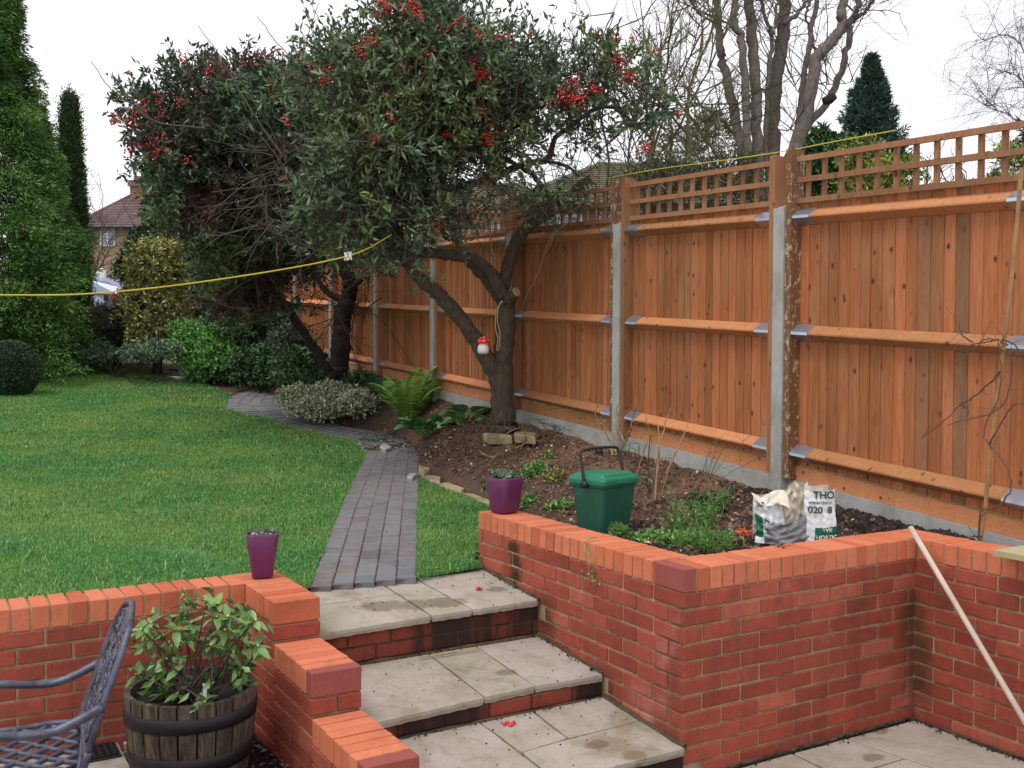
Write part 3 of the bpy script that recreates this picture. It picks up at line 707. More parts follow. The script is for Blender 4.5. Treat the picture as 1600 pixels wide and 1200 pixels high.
link('mortar_bed', mb.mesh('mortar_bed', M['dirty_mortar']), st)
RB = [brick_mesh('riser_brick', BL, BW, BH, None, .004) for _ in range(2)]
def riser_mat():
    m = NT('soot_stained_riser_brick', .8, .3); co = m.co(); wo = m.co('World', (1, 1, .15), False)
    col = m.ramp(m.oi.outputs['Random'], [(0, lin((150, 70, 54))), (1, lin((126, 60, 46)))]); col = m.var(col, m.noise(co, 25, 5), .3)
    d = m.ramp(m.noise(wo, 3.1, 4, .6), [(.42, (0, 0, 0)), (.56, (.93, .93, .93))]); col = m.mix(d, col, lin((38, 32, 28)))
    m.bump(m.noise(co, 60, 4), .004); return m.out(col)
rmat = riser_mat()
for b in RB: b.materials.clear(); b.materials.append(rmat)
for (y, zt, nc) in ((1.178, -.308, 2), (.598, -.545, 1), (-.007, -.70, 3)):
    for k in range(nc+1):
        z = zt-.075*(k+1)+.01; s = -1.262-(.11 if k % 2 else .03)
        while s < -.01:
            a, b = max(s, -1.262), min(s+BL, -.006); s += .225
            if b-a > .03: link('brick', random.choice(RB), st, mat=frame((a, y), ex1, z)@Matrix.Diagonal(((b-a)/BL, .5, 1, 1)))
def fillet(par, a, b, r=.014):
    n = max(3, int(np.linalg.norm(np.array(b)-np.array(a))/.05)); mb = MB(); A, B = np.array(a), np.array(b)
    mb.tube([A+(B-A)*i/n+RNG.normal(size=3)*.0015 for i in range(n+1)], [r*random.uniform(.75, 1.2) for _ in range(n+1)], 6); mb.obj('mortar_fillet', M['dirty_mortar'], par)
fillet(st, (-.004, 1.16, T1(0, 1.16)), (-.004, 1.80, T1(0, 1.80))); fillet(st, (-.004, .59, T2(0, .59)), (-.004, 1.17, T2(0, 1.17))); fillet(st, (-.004, -.01, T3(0, 0)), (-.004, .58, T3(0, .58)))
fillet(st, (-1.25, 1.166, -.462), (-.01, 1.166, -.462)); fillet(st, (-1.25, .586, -.620), (-.01, .586, -.620))
fillet(pw, (.01, -.002, -.805), (1.47, -.002, -.805)); fillet(pw, (1.478, -.01, -.805), (1.478, -1.2, -.805))
# ================================================================ lower patio slabs
pat = link('patio', (lambda m_: m_.mesh('patio', M['dirty_mortar']))((lambda q: (q.box((-6, -5, -1.0), (-1.49, 1.46, -.755)), q.box((-1.27, -5, -1.0), (1.50, -.01, -.832)), q)[-1])(MB())), kind='structure')
ZP = lambda x, y: -.80; ZQ = lambda x, y: -.722
def rects(xs, ys, zf, rnd=.0):
    for i in range(len(xs)-1):
        for j in range(len(ys)-1): slab(pat, [(xs[i], ys[j]), (xs[i+1], ys[j]), (xs[i+1], ys[j+1]), (xs[i], ys[j+1])], zf, .03)
slab(pat, [(.02, -.62), (.58, -.62), (.62, -.03), (.02, -.03)], ZP); slab(pat, [(.62, -.33), (1.02, -.33), (.98, -.03), (.62, -.03)], ZP)
slab(pat, [(.98, -.03), (1.02, -.33), (1.1, -.80), (1.46, -.80), (1.47, -.03)], ZP); slab(pat, [(.58, -.80), (1.09, -.80), (1.02, -.33), (.62, -.33)], ZP)
rects([-.6, 0, .58], [-1.3, -.9, -.62], ZP); rects([.6, 1.1, 1.47], [-1.5, -.82], ZP)
rects([-3.9, -3.2, -2.62, -2.06], [-.6, 0, .6, 1.12, 1.44], ZQ); slab(pat, [(-2.03, 1.12), (-1.74, 1.1), (-1.72, 1.44), (-2.05, 1.44)], ZQ); rects([-2.04, -1.52], [-.6, .1], ZQ)
mb = MB(); mb.box((-2.03, .12, -.745), (-1.50, 1.45, -.728)); link('soil_patch', mb.mesh('soil_patch', M['compost']), kind='structure')
# drain grate
dg = thing('drain_grate', 'small black square drain grate at the foot of the left wall', 'drain', (-2.17, 1.34, -.722))
mb = MB(); mb.box((-2.26, 1.25, -.722), (-2.08, 1.43, -.714)); mb.obj('frame', M['black_plastic'], dg)
mb = MB()
for i in range(6): mb.box((-2.25+.028*i, 1.26, -.7139), (-2.238+.028*i, 1.42, -.704)); mb.box((-2.25, 1.262+.028*i, -.7135), (-2.09, 1.272+.028*i, -.7055))
mb.obj('grille', M['hoop'], dg)
# ================================================================ brick path
path = link('path', npmesh('path', *(lambda L_, R_: (np.array([(p[0], p[1], float(lawn_z(p[0], p[1]))+.004) for ab in zip(L_, R_) for p in ab]), np.array([(2*i, 2*i+1, 2*i+3, 2*i+2) for i in range(len(L_)-1)])))(PATH_L, PATH_R), M['dirty_mortar']), kind='structure')
PV = [brick_mesh('paver', .2, .1, .05, M['paver'], .005, .002) for _ in range(4)]
def lerp_line(P, t):
    P = np.array(P); d = np.concatenate([[0], np.cumsum(np.linalg.norm(np.diff(P, axis=0), axis=1))]); t = t*d[-1]
    return np.array([np.interp(t, d, P[:, 0]), np.interp(t, d, P[:, 1])])
def pave(Lp, Rp, rows, plen, limit):
    Lp = smooth_line([(*p, 0) for p in Lp], 8); Rp = smooth_line([(*p, 0) for p in Rp], 8); Lp = [p[:2] for p in Lp]; Rp = [p[:2] for p in Rp]
    N = 400; A = np.array([lerp_line(Lp, i/N) for i in range(N+1)]); B = np.array([lerp_line(Rp, i/N) for i in range(N+1)])
    c = 0; rest = MB()
    for r_ in range(rows):
        f = (r_+.5)/rows; C = A+(B-A)*f; d = np.concatenate([[0], np.cumsum(np.linalg.norm(np.diff(C, axis=0), axis=1))])
        s = -random.uniform(0, plen)
        while s < d[-1]-.02:
            a, b = max(s, 0), min(s+plen-.006, d[-1]); s += plen
            if b-a < .03: continue
            p = np.array([np.interp(a, d, C[:, 0]), np.interp(a, d, C[:, 1])]); q = np.array([np.interp(b, d, C[:, 0]), np.interp(b, d, C[:, 1])])
            i = int(np.interp((a+b)/2, d, np.arange(N+1))); w = np.linalg.norm(B[i]-A[i])/rows-.012
            dr = (q-p)/max(np.linalg.norm(q-p), 1e-6); nn = np.array([-dr[1], dr[0]]); o = p-nn*w/2
            za, zb = float(lawn_z(*p)), float(lawn_z(*q)); L = b-a
            zz = -.035+random.gauss(0, .0015)
            m = Matrix(((dr[0], nn[0], 0, o[0]), (dr[1], nn[1], 0, o[1]), ((zb-za)/L, 0, 1, za+zz), (0, 0, 0, 1)))@Matrix.Diagonal((L/.2, w/.1, 1, 1))
            limit.append((np.linalg.norm(p-CAM[:2]), m))
pvs = []
pave(PATH_L, PATH_R, 5, .205, pvs)
OUT = [(572, 702), (530, 690), (470, 674), (410, 656), (356, 640), (362, 622), (405, 606), (380, 597), (330, 594), (270, 588)]
INN = [(655, 690), (600, 676), (545, 668), (490, 655), (455, 640), (440, 625), (443, 611), (400, 592), (345, 584), (285, 577)]
OUTW = [Gp(*p)[:2] for p in OUT]; INNW = [Gp(*p)[:2] for p in INN]
pave(OUTW, INNW, 5, .205, pvs)
ol, il = [p[:2] for p in smooth_line([(*p, 0) for p in OUTW], 5)], [p[:2] for p in smooth_line([(*p, 0) for p in INNW], 5)]
npm = npmesh('path', np.array([(p[0], p[1], float(lawn_z(p[0], p[1]))+.002) for ab in zip(ol, il) for p in ab]), np.array([(2*i, 2*i+1, 2*i+3, 2*i+2) for i in range(len(ol)-1)]), M['dirty_mortar'])
path2 = link('path', npm, kind='structure')
pvs.sort(key=lambda t: t[0])
for d, m in pvs[:300]: link('paver', random.choice(PV), path, mat=m)
rest = MB()
for d, m in pvs[300:]:
    v = [m@Vector(c) for c in ((0, 0, 0), (.2, 0, 0), (.2, .1, 0), (0, .1, 0), (0, 0, .05), (.2, 0, .05), (.2, .1, .05), (0, .1, .05))]
    rest.hexa(v[:4], v[4:])
if rest.v: rest.obj('paver', M['paver'], path2, kind='stuff')
# ================================================================ fence
fe = thing('timber_fence', 'tall orange brown feather edge fence with trellis top running down the right side', 'fence', (FP[0], FP[1], .05))
def fbox(mb, s0, s1, o0, o1, zb, zt, mi=0):       # sheared box: zb, zt functions of s
    B = []; T = []
    for s, o in ((s0, o0), (s1, o0), (s1, o1), (s0, o1)):
        p = fpt(s, o); B.append((p[0], p[1], zb(s))); T.append((p[0], p[1], zt(s)))
    mb.hexa(B[::-1], T[::-1], mi)
def at_local(mb, name, mat, par, s, o, z):        # mesh in its own coordinates so grain follows the piece
    p = fpt(s, o); T = Matrix.Translation((p[0], p[1], z)); inv = T.inverted()
    mb.v = [tuple(inv@Vector(v)) for v in mb.v]; return link(name, mb.mesh(name, mat), par, mat=T)
NB = 12
for b in range(-1, NB):
    s0, s1 = b*BAY+.10, (b+1)*BAY-.10
    if b == -1: s0 = -BAY+.1
    nb = 20; w = (s1-s0)/nb
    for i in range(nb):
        a = s0+i*w+random.uniform(-.008, .008)*(i > 0); mb = MB()
        # overlapping tapered board: thick edge proud towards the garden
        zb = lambda s: f_grav(s)+.10+random.uniform(.0, .006); zt = lambda s: f_top(s)-.30
        n_out, n_in = .034, .046; a0, a1 = a, a+w+.016
        pr = [(a0, .033+random.uniform(-.002, .002)), (a1, .0405)]
        q = [fpt(a0, pr[0][1]), fpt(a1, pr[1][1]), fpt(a1, .048), fpt(a0, .048)]
        z0, z1 = float(zb(a)), float(zb(a1)); t0, t1 = float(zt(a0)), float(zt(a1))
        mb.hexa([(q[3][0], q[3][1], z0), (q[2][0], q[2][1], z1), (q[1][0], q[1][1], z1), (q[0][0], q[0][1], z0)], [(q[3][0], q[3][1], t0), (q[2][0], q[2][1], t1), (q[1][0], q[1][1], t1), (q[0][0], q[0][1], t0)])
        if b*nb+i+nb < 300: at_local(mb, 'board', M['board' if random.random() > .022 else 'trellis'], fe, a, .03, z0)
        else: REST = globals().setdefault('REST', MB()); REST.add(mb.v, mb.f)
    # kick board, gravel board
    mb = MB(); fbox(mb, s0, s1, .018, .042, lambda s: f_grav(s)+.002, lambda s: f_grav(s)+.096); at_local(mb, 'kick_board', M['rail'], fe, s0, .02, float(f_grav(s0)))
    mb = MB(); fbox(mb, s0-.05, s1+.05, .0, .05, lambda s: f_grav(s)-.30, f_grav); at_local(mb, 'gravel_board', M['concrete'], fe, s0, .02, 0)
    for k in range(3):     # arris rails: bright sloping top facet, dark underside
        mb = MB(); prof = ((.031, .045), (-.04, -.004), (-.04, -.014), (.031, -.052))
        ends = []
        for s in (s0-.005, s1+.005):
            for o, dz in prof: p = fpt(s, o); ends.append((p[0], p[1], f_a(k, s)+dz-.02))
        mb.add(ends, [(0, 1, 5, 4), (1, 2, 6, 5), (2, 3, 7, 6), (3, 0, 4, 7), (3, 2, 1, 0), (4, 5, 6, 7)])
        r_ = at_local(mb, 'arris_rail', M['rail'], fe, s0, 0, float(f_a(k, s0)))
        for e, sg in ((s0, 1), (s1, -1)):
            mb = MB(); pp = ((.028, .050), (-.044, .001), (-.046, -.017), (.028, -.058)); vs = []
            for s in (e-.012*sg, e+.15*sg):
                for o, dz in pp: p = fpt(s, o); vs.append((p[0], p[1], f_a(k, s)+dz-.02))
            mb.add(vs, [(0, 1, 5, 4), (1, 2, 6, 5), (2, 3, 7, 6), (3, 2, 1, 0), (4, 5, 6, 7)]); mb.obj('bracket', M['zinc'], r_)
    # trellis
    for k, dz in ((0, 0), (1, -.135), (2, -.268)):
        mb = MB(); fbox(mb, s0, s1, -.004, .018, lambda s: f_top(s)+dz-.035, lambda s: f_top(s)+dz); at_local(mb, 'trellis_rail', M['trellis'], fe, s0, 0, float(f_top(s0)))
    for i in range(12):
        s = s0+.075+(s1-s0-.15)*i/11; mb = MB(); fbox(mb, s-.015, s+.015, .018, .038, lambda q: f_top(q)-.30, lambda q: f_top(q)-.003); at_local(mb, 'trellis_slat', M['trellis'], fe, s, 0, float(f_top(s))-.3)
if 'REST' in globals(): REST.obj('board', M['board'], fe, kind='stuff')
for b in range(0, NB+1):
    s = b*BAY; g = float(f_soil(max(s, 0)))-.1; lich = b == 0; t = float(f_top(s))
    for o, mt, dt in ((-.103, 'lichen_post' if b in (0,) else 'post', .02), (.053, 'post' if b != 1 else 'lichen_post', .005)):
        mb = MB(); mb.box((-.0, 0, 0), (.05, .11, 1)); p = fpt(s+o, -.05)
        zb = float(f_grav(s))+(.0 if o < 0 else .03); L = t+.025+dt-zb
        mb2 = MB()
        for (sa, oa) in ((0, 0),):
            A = [fpt(s+o, -.05), fpt(s+o+.05, -.05), fpt(s+o+.05, .06), fpt(s+o, .06)]
        mb2.hexa([(*q, zb) for q in A[::-1]], [(*q, zb+L-(.012 if i in (0, 1) else 0)) for i, q in enumerate(A[::-1])]); at_local(mb2, 'timber_post', M[mt], fe, s+o, 0, zb)
    mb = MB(); A = [fpt(s-.049, -.062), fpt(s+.049, -.062), fpt(s+.049, .04), fpt(s-.049, .04)]
    ct = t-.30; B0 = [(*q, g) for q in A[::-1]]; T0 = [(*q, ct-(.03 if i in (2, 3) else 0)) for i, q in enumerate(A[::-1])]
    mb.hexa(B0, T0); at_local(mb, 'concrete_post', M['concrete'], fe, s, 0, g)
# ================================================================ plants: helpers
def rnd_dir(n, up=0.):
    d = RNG.normal(size=(n, 3)); d[:, 2] += up; return unit(d)
def crown(name, mats, blobs, ntwig, leaf_per, L, Wd, twig_mat=None, par=None, berries=None, up=.2, seed=0, inner=.25, nt_r=.004, tlen=(.25, .6), berry_fn=None, droop=0, leafmix=None):
    """twigs that start inside each blob and run out of it, leaves set along them; berries in clusters near the tips"""
    LV = []; tw = MB(); bp = []; mi = []
    tot = sum(b[4] for b in blobs)
    for c, rx, ry, rz, wt in blobs:
        n = int(ntwig*wt/tot); c = np.array(c)
        d = rnd_dir(n, up); rad = RNG.uniform(inner**3, 1, n)**(1/3)
        e = c+(d[:, 0:1]*rx*RT+d[:, 1:2]*FW*ry+d[:, 2:3]*np.array([0, 0, 1])*rz)*rad[:, None]
        o = unit(d[:, 0:1]*RT+d[:, 1:2]*FW+d[:, 2:3]*np.array([0, 0, 1.]))+RNG.normal(size=(n, 3))*.55; o[:, 2] += up*.5; o = unit(o)
        ln = RNG.uniform(*tlen, n)
        for i in range(n):
            p0 = e[i]; bend = RNG.normal(size=3)*.25; p2 = p0+o[i]*ln[i]+bend*ln[i]*.4-np.array([0, 0, droop*ln[i]]); p1 = (p0+p2)/2+bend*ln[i]*.25
            if twig_mat: tw.tube([p0-o[i]*ln[i]*.5, p0, p1, p2], [nt_r*1.6, nt_r*1.3, nt_r, nt_r*.4], 3, cap=False)
            k = leaf_per; t = RNG.uniform(0.05, 1, k)[:, None]
            P = (1-t)**2*p0+2*t*(1-t)*p1+t*t*p2+RNG.normal(size=(k, 3))*.012; dd = unit(o[i]*.6+RNG.normal(size=(k, 3))*.75+np.array([0, 0, .12-droop]))
            LV.append((P, dd))
            if berries and RNG.uniform() < berries(p2): bp.append(p2-o[i]*ln[i]*RNG.uniform(0, .3))
    P = np.concatenate([a for a, b in LV]); D = np.concatenate([b for a, b in LV])
    V, Fc = leaves(P, D, L*RNG.uniform(.45, 1.4, len(P)), Wd*RNG.uniform(.7, 1.2, len(P)))
    mi = None
    if isinstance(mats, list):
        ms = leafmix(P); mi = np.repeat(ms, 2)
    link(name, npmesh(name, V, Fc, mats, mi=mi), par, kind='stuff')
    if twig_mat: link('twigs', tw.mesh('twigs', twig_mat), par, kind='stuff')
    return bp
ICO = np.array([(0, 0, 1), (.894, 0, .447), (.276, .851, .447), (-.724, .526, .447), (-.724, -.526, .447), (.276, -.851, .447), (.724, .526, -.447), (-.276, .851, -.447), (-.894, 0, -.447), (-.276, -.851, -.447), (.724, -.526, -.447), (0, 0, -1)])
ICF = np.array([(0, 1, 2), (0, 2, 3), (0, 3, 4), (0, 4, 5), (0, 5, 1), (1, 6, 2), (2, 7, 3), (3, 8, 4), (4, 9, 5), (5, 10, 1), (1, 10, 6), (2, 6, 7), (3, 7, 8), (4, 8, 9), (5, 9, 10), (6, 11, 10), (7, 11, 6), (8, 11, 7), (9, 11, 8), (10, 11, 9)])
def balls(P, r):
    P = np.asarray(P); r = np.broadcast_to(r, len(P)); V = (P[:, None]+ICO[None]*r[:, None, None]).reshape(-1, 3)
    Fc = (np.arange(len(P))[:, None, None]*12+ICF[None]).reshape(-1, 3); return V, Fc
def blob(px, py, rpx, rpy, Z, depth, wt=None):
    k = Z/F; c = PZ(px, py, Z); return (c, rpx*k, depth, rpy*k, wt or rpx*rpy)
def pline(pts, Z):      # [(px,py[,Z])...]
    return [PZ(p[0], p[1], p[2] if len(p) > 2 else Z) for p in pts]
def twigify(mb, p, d, L, r, depth, spread=.6, up=.15, n=(2, 4), shrink=.62, seg=3):
    pts = [p]; dd = np.array(d, float)
    for i in range(seg):
        dd = unit(dd+RNG.normal(size=3)*.16+np.array([0, 0, up*.3])); pts.append(pts[-1]+dd*L/seg)
    mb.tube(pts, np.linspace(r, r*.55, seg+1), 4 if r > .012 else 3, cap=False)
    if depth:
        for k in range(random.randint(*n)):
            t = random.uniform(.3, 1); i = min(int(t*seg), seg-1); q = pts[i]+(pts[i+1]-pts[i])*(t*seg-i)
            nd = unit(dd+RNG.normal(size=3)*spread+np.array([0, 0, up]))
            twigify(mb, q, nd, L*shrink*random.uniform(.7, 1.2), r*.55, depth-1, spread, up, n, shrink, seg)
# ================================================================ the berried trees
nt1 = thing('cotoneaster_tree', 'nearer berried evergreen tree on a thick forked grey trunk', 'tree', tuple(PZ(787, 668, 9.70)))
mb = MB()
tr = limb(mb, pline([(788, 672, 9.70), (787, 655, 9.70), (784, 610, 9.70), (786, 560, 9.70), (790, 510, 9.70), (790, 462, 9.70)], 9.70), .125, .085, 12, 6, .004)
mb.tube([tr[0], tr[3], tr[7]], [.165, .12, .1], 12)
limb(mb, pline([(790, 480, 9.70), (797, 466, 9.60), (806, 457, 9.50)], 9.70), .075, .05, 10, 4)          # sawn stub
limb(mb, pline([(780, 600, 9.70), (762, 562, 9.65), (735, 520, 9.60), (700, 474, 9.50), (668, 446, 9.40), (640, 415, 9.30), (622, 372, 9.20), (600, 330, 9.10), (560, 280, 9.00)], 9), .085, .045, 10, 6, .006)
limb(mb, pline([(788, 465, 9.65), (765, 425, 9.60), (735, 403, 9.50), (695, 398, 9.40), (650, 392, 9.30), (600, 372, 9.20), (560, 365, 9.10)], 9), .07, .035, 9, 6, .005)
limb(mb, pline([(784, 470, 9.75), (762, 440, 9.85), (735, 412, 10.00), (716, 380, 10.10), (700, 340, 10.20), (690, 290, 10.20)], 9), .055, .03, 8, 6, .006)
big = limb(mb, pline([(786, 450, 9.70), (795, 410, 9.65), (806, 380, 9.60), (826, 352, 9.50), (860, 330, 9.45), (885, 308, 9.40), (924, 280, 9.30)], 9), .062, .052, 10, 6, .004)
limb(mb, pline([(868, 326, 9.45), (850, 300, 9.40), (835, 275, 9.35), (808, 258, 9.30), (770, 235, 9.30), (745, 200, 9.30)], 9), .03, .018, 7, 6, .005)
limb(mb, pline([(680, 300, 9.30), (720, 290, 9.30), (770, 278, 9.30), (800, 264, 9.25), (825, 254, 9.20), (852, 252, 9.10), (862, 235, 9.10), (868, 215, 9.10), (895, 195, 9.10), (930, 170, 9.10), (960, 168, 9.10), (1005, 175, 9.10)], 9), .04, .014, 8, 6, .004)
limb(mb, pline([(856, 252, 9.10), (885, 260, 9.10), (905, 275, 9.10)], 9), .018, .012, 6, 5, .003)
limb(mb, pline([(560, 350, 9.20), (610, 320, 9.20), (650, 300, 9.25), (700, 292, 9.30)], 9), .05, .038, 8, 6, .006)
limb(mb, pline([(700, 470, 9.80), (718, 505, 9.75), (740, 532, 9.70), (768, 560, 9.70)], 9), .018, .03, 6, 5)
mb.obj('trunk', M['bark'], nt1, True)
mb = MB()
for (a, b) in (((790, 458, 9.50), None),):
    p = PZ(806.5, 456.5, 9.49); mb.tube([p, p+np.array([.004, -.002, .003])+(PZ(812, 453, 9.43)-PZ(806, 457, 9.50))*.1], [.047, .044], 12)
    q = PZ(925, 279.5, 9.29); mb.tube([q, q+(PZ(930, 276, 9.28)-PZ(924, 280, 9.30))*.3], [.05, .047], 12)
mb.obj('sawn_end', M['cut_wood'], nt1)
mb = MB()
for spec in ([(590, 372), (540, 395), (500, 430)], [(600, 330), (520, 300), (430, 290), (330, 300)], [(640, 392), (600, 340), (560, 250), (520, 190)], [(700, 340), (690, 240), (660, 150), (640, 60)],
             [(745, 200), (720, 130), (690, 60)], [(768, 235), (790, 170), (820, 100)], [(930, 170), (925, 120), (945, 60)], [(560, 350), (500, 330), (430, 240), (380, 180)], [(960, 168), (1000, 200), (1040, 240)], [(905, 190), (880, 140), (865, 100)],
             [(310, 40), (345, 90), (385, 160), (440, 240)], [(498, 5), (480, 60), (468, 120), (475, 200), (490, 260)], [(142, 95), (165, 130), (200, 160), (250, 192), (320, 200)], [(402, 25), (440, 75), (500, 130), (560, 190)], [(870, 90), (845, 130), (810, 190)], [(1005, 175), (960, 215), (915, 262)]):
    if spec[0][1] < 110: spec = spec[::-1]
    limb(mb, [PZ(x, y, 8.7+.05*i) for i, (x, y) in enumerate(spec)], (.008 if spec[-1][1] < 110 or spec[0][1] < 110 else random.uniform(.009, .015)) if len(spec) > 3 else .018, .003, 5, 6, .004)
for _ in range(260):
    px = random.uniform(400, 960); py = random.uniform(190, 360)*(1 if px > 600 else 1.1)
    a = random.uniform(0, 6.28); twigify(mb, PZ(px, py, random.uniform(8.4, 9.4)), RT*math.cos(a)+UP*math.sin(a)*.7+FW*random.uniform(-.4, .2), random.uniform(.3, .6), random.uniform(.003, .006), 1, .5, .05)
mb.obj('branch', M['twig'], nt1, kind='stuff')
# outline of the crown, blobs in depth
B1 = [blob(640, 45, 48, 50, 8.8, .5), blob(690, 90, 60, 50, 8.9, .6), blob(560, 150, 85, 70, 8.8, .8), blob(660, 170, 90, 75, 8.9, .9), blob(740, 130, 75, 50, 8.8, .7), blob(765, 180, 75, 50, 8.8, .7, 2900),
      blob(850, 150, 60, 50, 8.7, .6, 1900), blob(900, 115, 45, 30, 8.7, .5, 700), blob(960, 120, 45, 40, 8.7, .5, 800), blob(690, 240, 85, 40, 8.9, .7, 2600), blob(600, 250, 90, 60, 8.8, .9), blob(560, 330, 90, 50, 8.9, .8), blob(665, 335, 65, 35, 8.9, .6, 1100), blob(840, 290, 20, 14, 8.7, .2, 110), blob(790, 232, 36, 22, 8.8, .3, 420), blob(1010, 160, 35, 28, 8.6, .3, 350), blob(1000, 215, 25, 18, 8.6, .2, 120), blob(845, 320, 45, 18, 8.7, .3, 500), blob(640, 405, 30, 28, 8.7, .2, 220), blob(595, 400, 30, 30, 8.8, .3, 300), blob(690, 60, 30, 50, 8.8, .4), blob(800, 105, 45, 40, 8.8, .4, 900), blob(905, 185, 55, 30, 8.7, .4, 550)]
bt = lambda p: .10 if p[2] > 2.35 else .015
def split(P): return (vnoise(P[:, 0], P[:, 2], 1.3, 2) > -.04).astype(int)
bp1 = crown('crown', M['cot_leaf'], B1, 2750, 14, .075, .028, M['twig'], nt1, bt, up=.25, inner=.1, tlen=(.15, .42))
nt2 = thing('cotoneaster_tree', 'berried tree with dark leaning trunks further down the fence', 'tree', tuple(PZ(530, 592, 14.1)))
mb = MB()
limb(mb, pline([(530, 598), (530, 570), (533, 530), (536, 495), (545, 465), (546, 440), (535, 410), (520, 370), (500, 330), (470, 290)], 14.0), .15, .07, 12, 6, .008)
limb(mb, pline([(540, 470), (520, 462), (505, 450), (490, 430)], 14), .06, .03, 8, 5)
limb(mb, pline([(522, 592), (505, 566), (480, 528), (455, 492), (430, 455), (400, 410), (370, 350), (330, 290)], 13.6), .07, .045, 9, 6, .01)
limb(mb, pline([(545, 455), (560, 440), (585, 420), (600, 380)], 13.8), .05, .03, 8, 5)
mb.obj('trunk', M['dark_bark'], nt2, True)
mb = MB()
for _ in range(230):
    px = random.uniform(320, 600); py = random.uniform(200, 500); a = random.uniform(0, 6.28)
    twigify(mb, PZ(px, py, random.uniform(10.6, 13.4)), RT*math.cos(a)+UP*math.sin(a)*.6+FW*random.uniform(-.5, .3), random.uniform(.4, .8), random.uniform(.004, .010), 1, .5, .0)
mb.obj('branch', M['dark_bark'], nt2, kind='stuff')
B2 = [blob(325, 150, 60, 32, 11, .9), blob(400, 185, 90, 60, 11, 1.2), blob(275, 190, 50, 26, 11, .8), blob(265, 235, 40, 40, 11.2, .8), blob(310, 280, 65, 70, 11.4, 1.2), blob(380, 300, 90, 95, 11.6, 1.3), blob(470, 205, 80, 75, 11, 1.2), blob(490, 320, 90, 70, 11.6, 1.2),
      blob(290, 325, 32, 40, 12, .9), blob(360, 385, 50, 50, 12.2, 1.0), blob(400, 400, 80, 45, 12.4, 1.0), blob(375, 450, 55, 40, 12.6, .9), blob(500, 400, 60, 30, 12.6, .7, 900), blob(365, 470, 35, 25, 12.8, .6), blob(430, 455, 60, 40, 13, .6, 600), blob(225, 165, 30, 14, 11, .4, 500)]
def bt2(p): return .05 if p[2] > 2.7 else (.015 if p[2] > 2.1 else 0)
bp2 = crown('crown', [M['cot_leaf'], M['cot_leaf2']], B2, 3700, 15, .085, .032, M['twig'], nt2, bt2, up=.15, inner=.1, tlen=(.12, .34), leafmix=split)
def berry_mesh(pts, par, extra=(), k=11):
    C = []
    for p in list(pts)+list(extra):
        n = random.randint(k//2, int(k*1.5)); C.append(np.array(p)+RNG.normal(size=(n, 3))*.028)
    C = np.concatenate(C); V, Fc = balls(C, RNG.uniform(.008, .0125, len(C))); link('berries', npmesh('berries', V, Fc, M['berry'], smooth=True), par, kind='stuff')
ex = []
for (px, py, sp, n) in ((600, 10, 14, 12), (645, 10, 12, 12), (648, 25, 10, 8), (580, 68, 14, 22), (565, 85, 8, 8), (750, 115, 8, 10), (740, 122, 8, 6), (735, 95, 6, 4), (695, 55, 8, 5), (885, 150, 12, 14), (905, 150, 8, 6), (895, 128, 6, 4), (966, 95, 6, 6), (980, 123, 6, 5), (748, 176, 6, 6), (764, 216, 5, 5), (700, 215, 6, 5), (508, 108, 10, 6), (508, 128, 6, 4), (628, 105, 8, 6), (672, 90, 8, 7), (1008, 230, 5, 3), (930, 140, 5, 4)):
    for _ in range(n): ex.append(PZ(px+random.gauss(0, sp*.6), py+random.gauss(0, sp*.45), 8.35+random.uniform(-.15, .2)))
berry_mesh(bp1[::2], nt1, ex, 8)
ex = []
for (px, py, sp, n) in ((190, 185, 10, 10), (210, 180, 10, 10), (285, 85, 8, 6), (300, 112, 16, 18), (330, 110, 14, 14), (345, 105, 8, 6), (300, 148, 14, 14), (255, 158, 14, 14), (235, 170, 12, 8), (240, 220, 16, 18), (220, 238, 14, 12), (200, 235, 8, 8), (275, 155, 10, 8), (438, 108, 8, 7), (488, 120, 8, 6), (460, 120, 6, 4), (510, 110, 6, 5), (298, 245, 8, 5), (360, 118, 8, 6), (325, 175, 8, 5)):
    for _ in range(max(2, n//3)): ex.append(PZ(px+random.gauss(0, sp*.8), py+random.gauss(0, sp*.6), 10.2+random.uniform(-.2, .3)))
berry_mesh(bp2[::2], nt2, ex, 8)
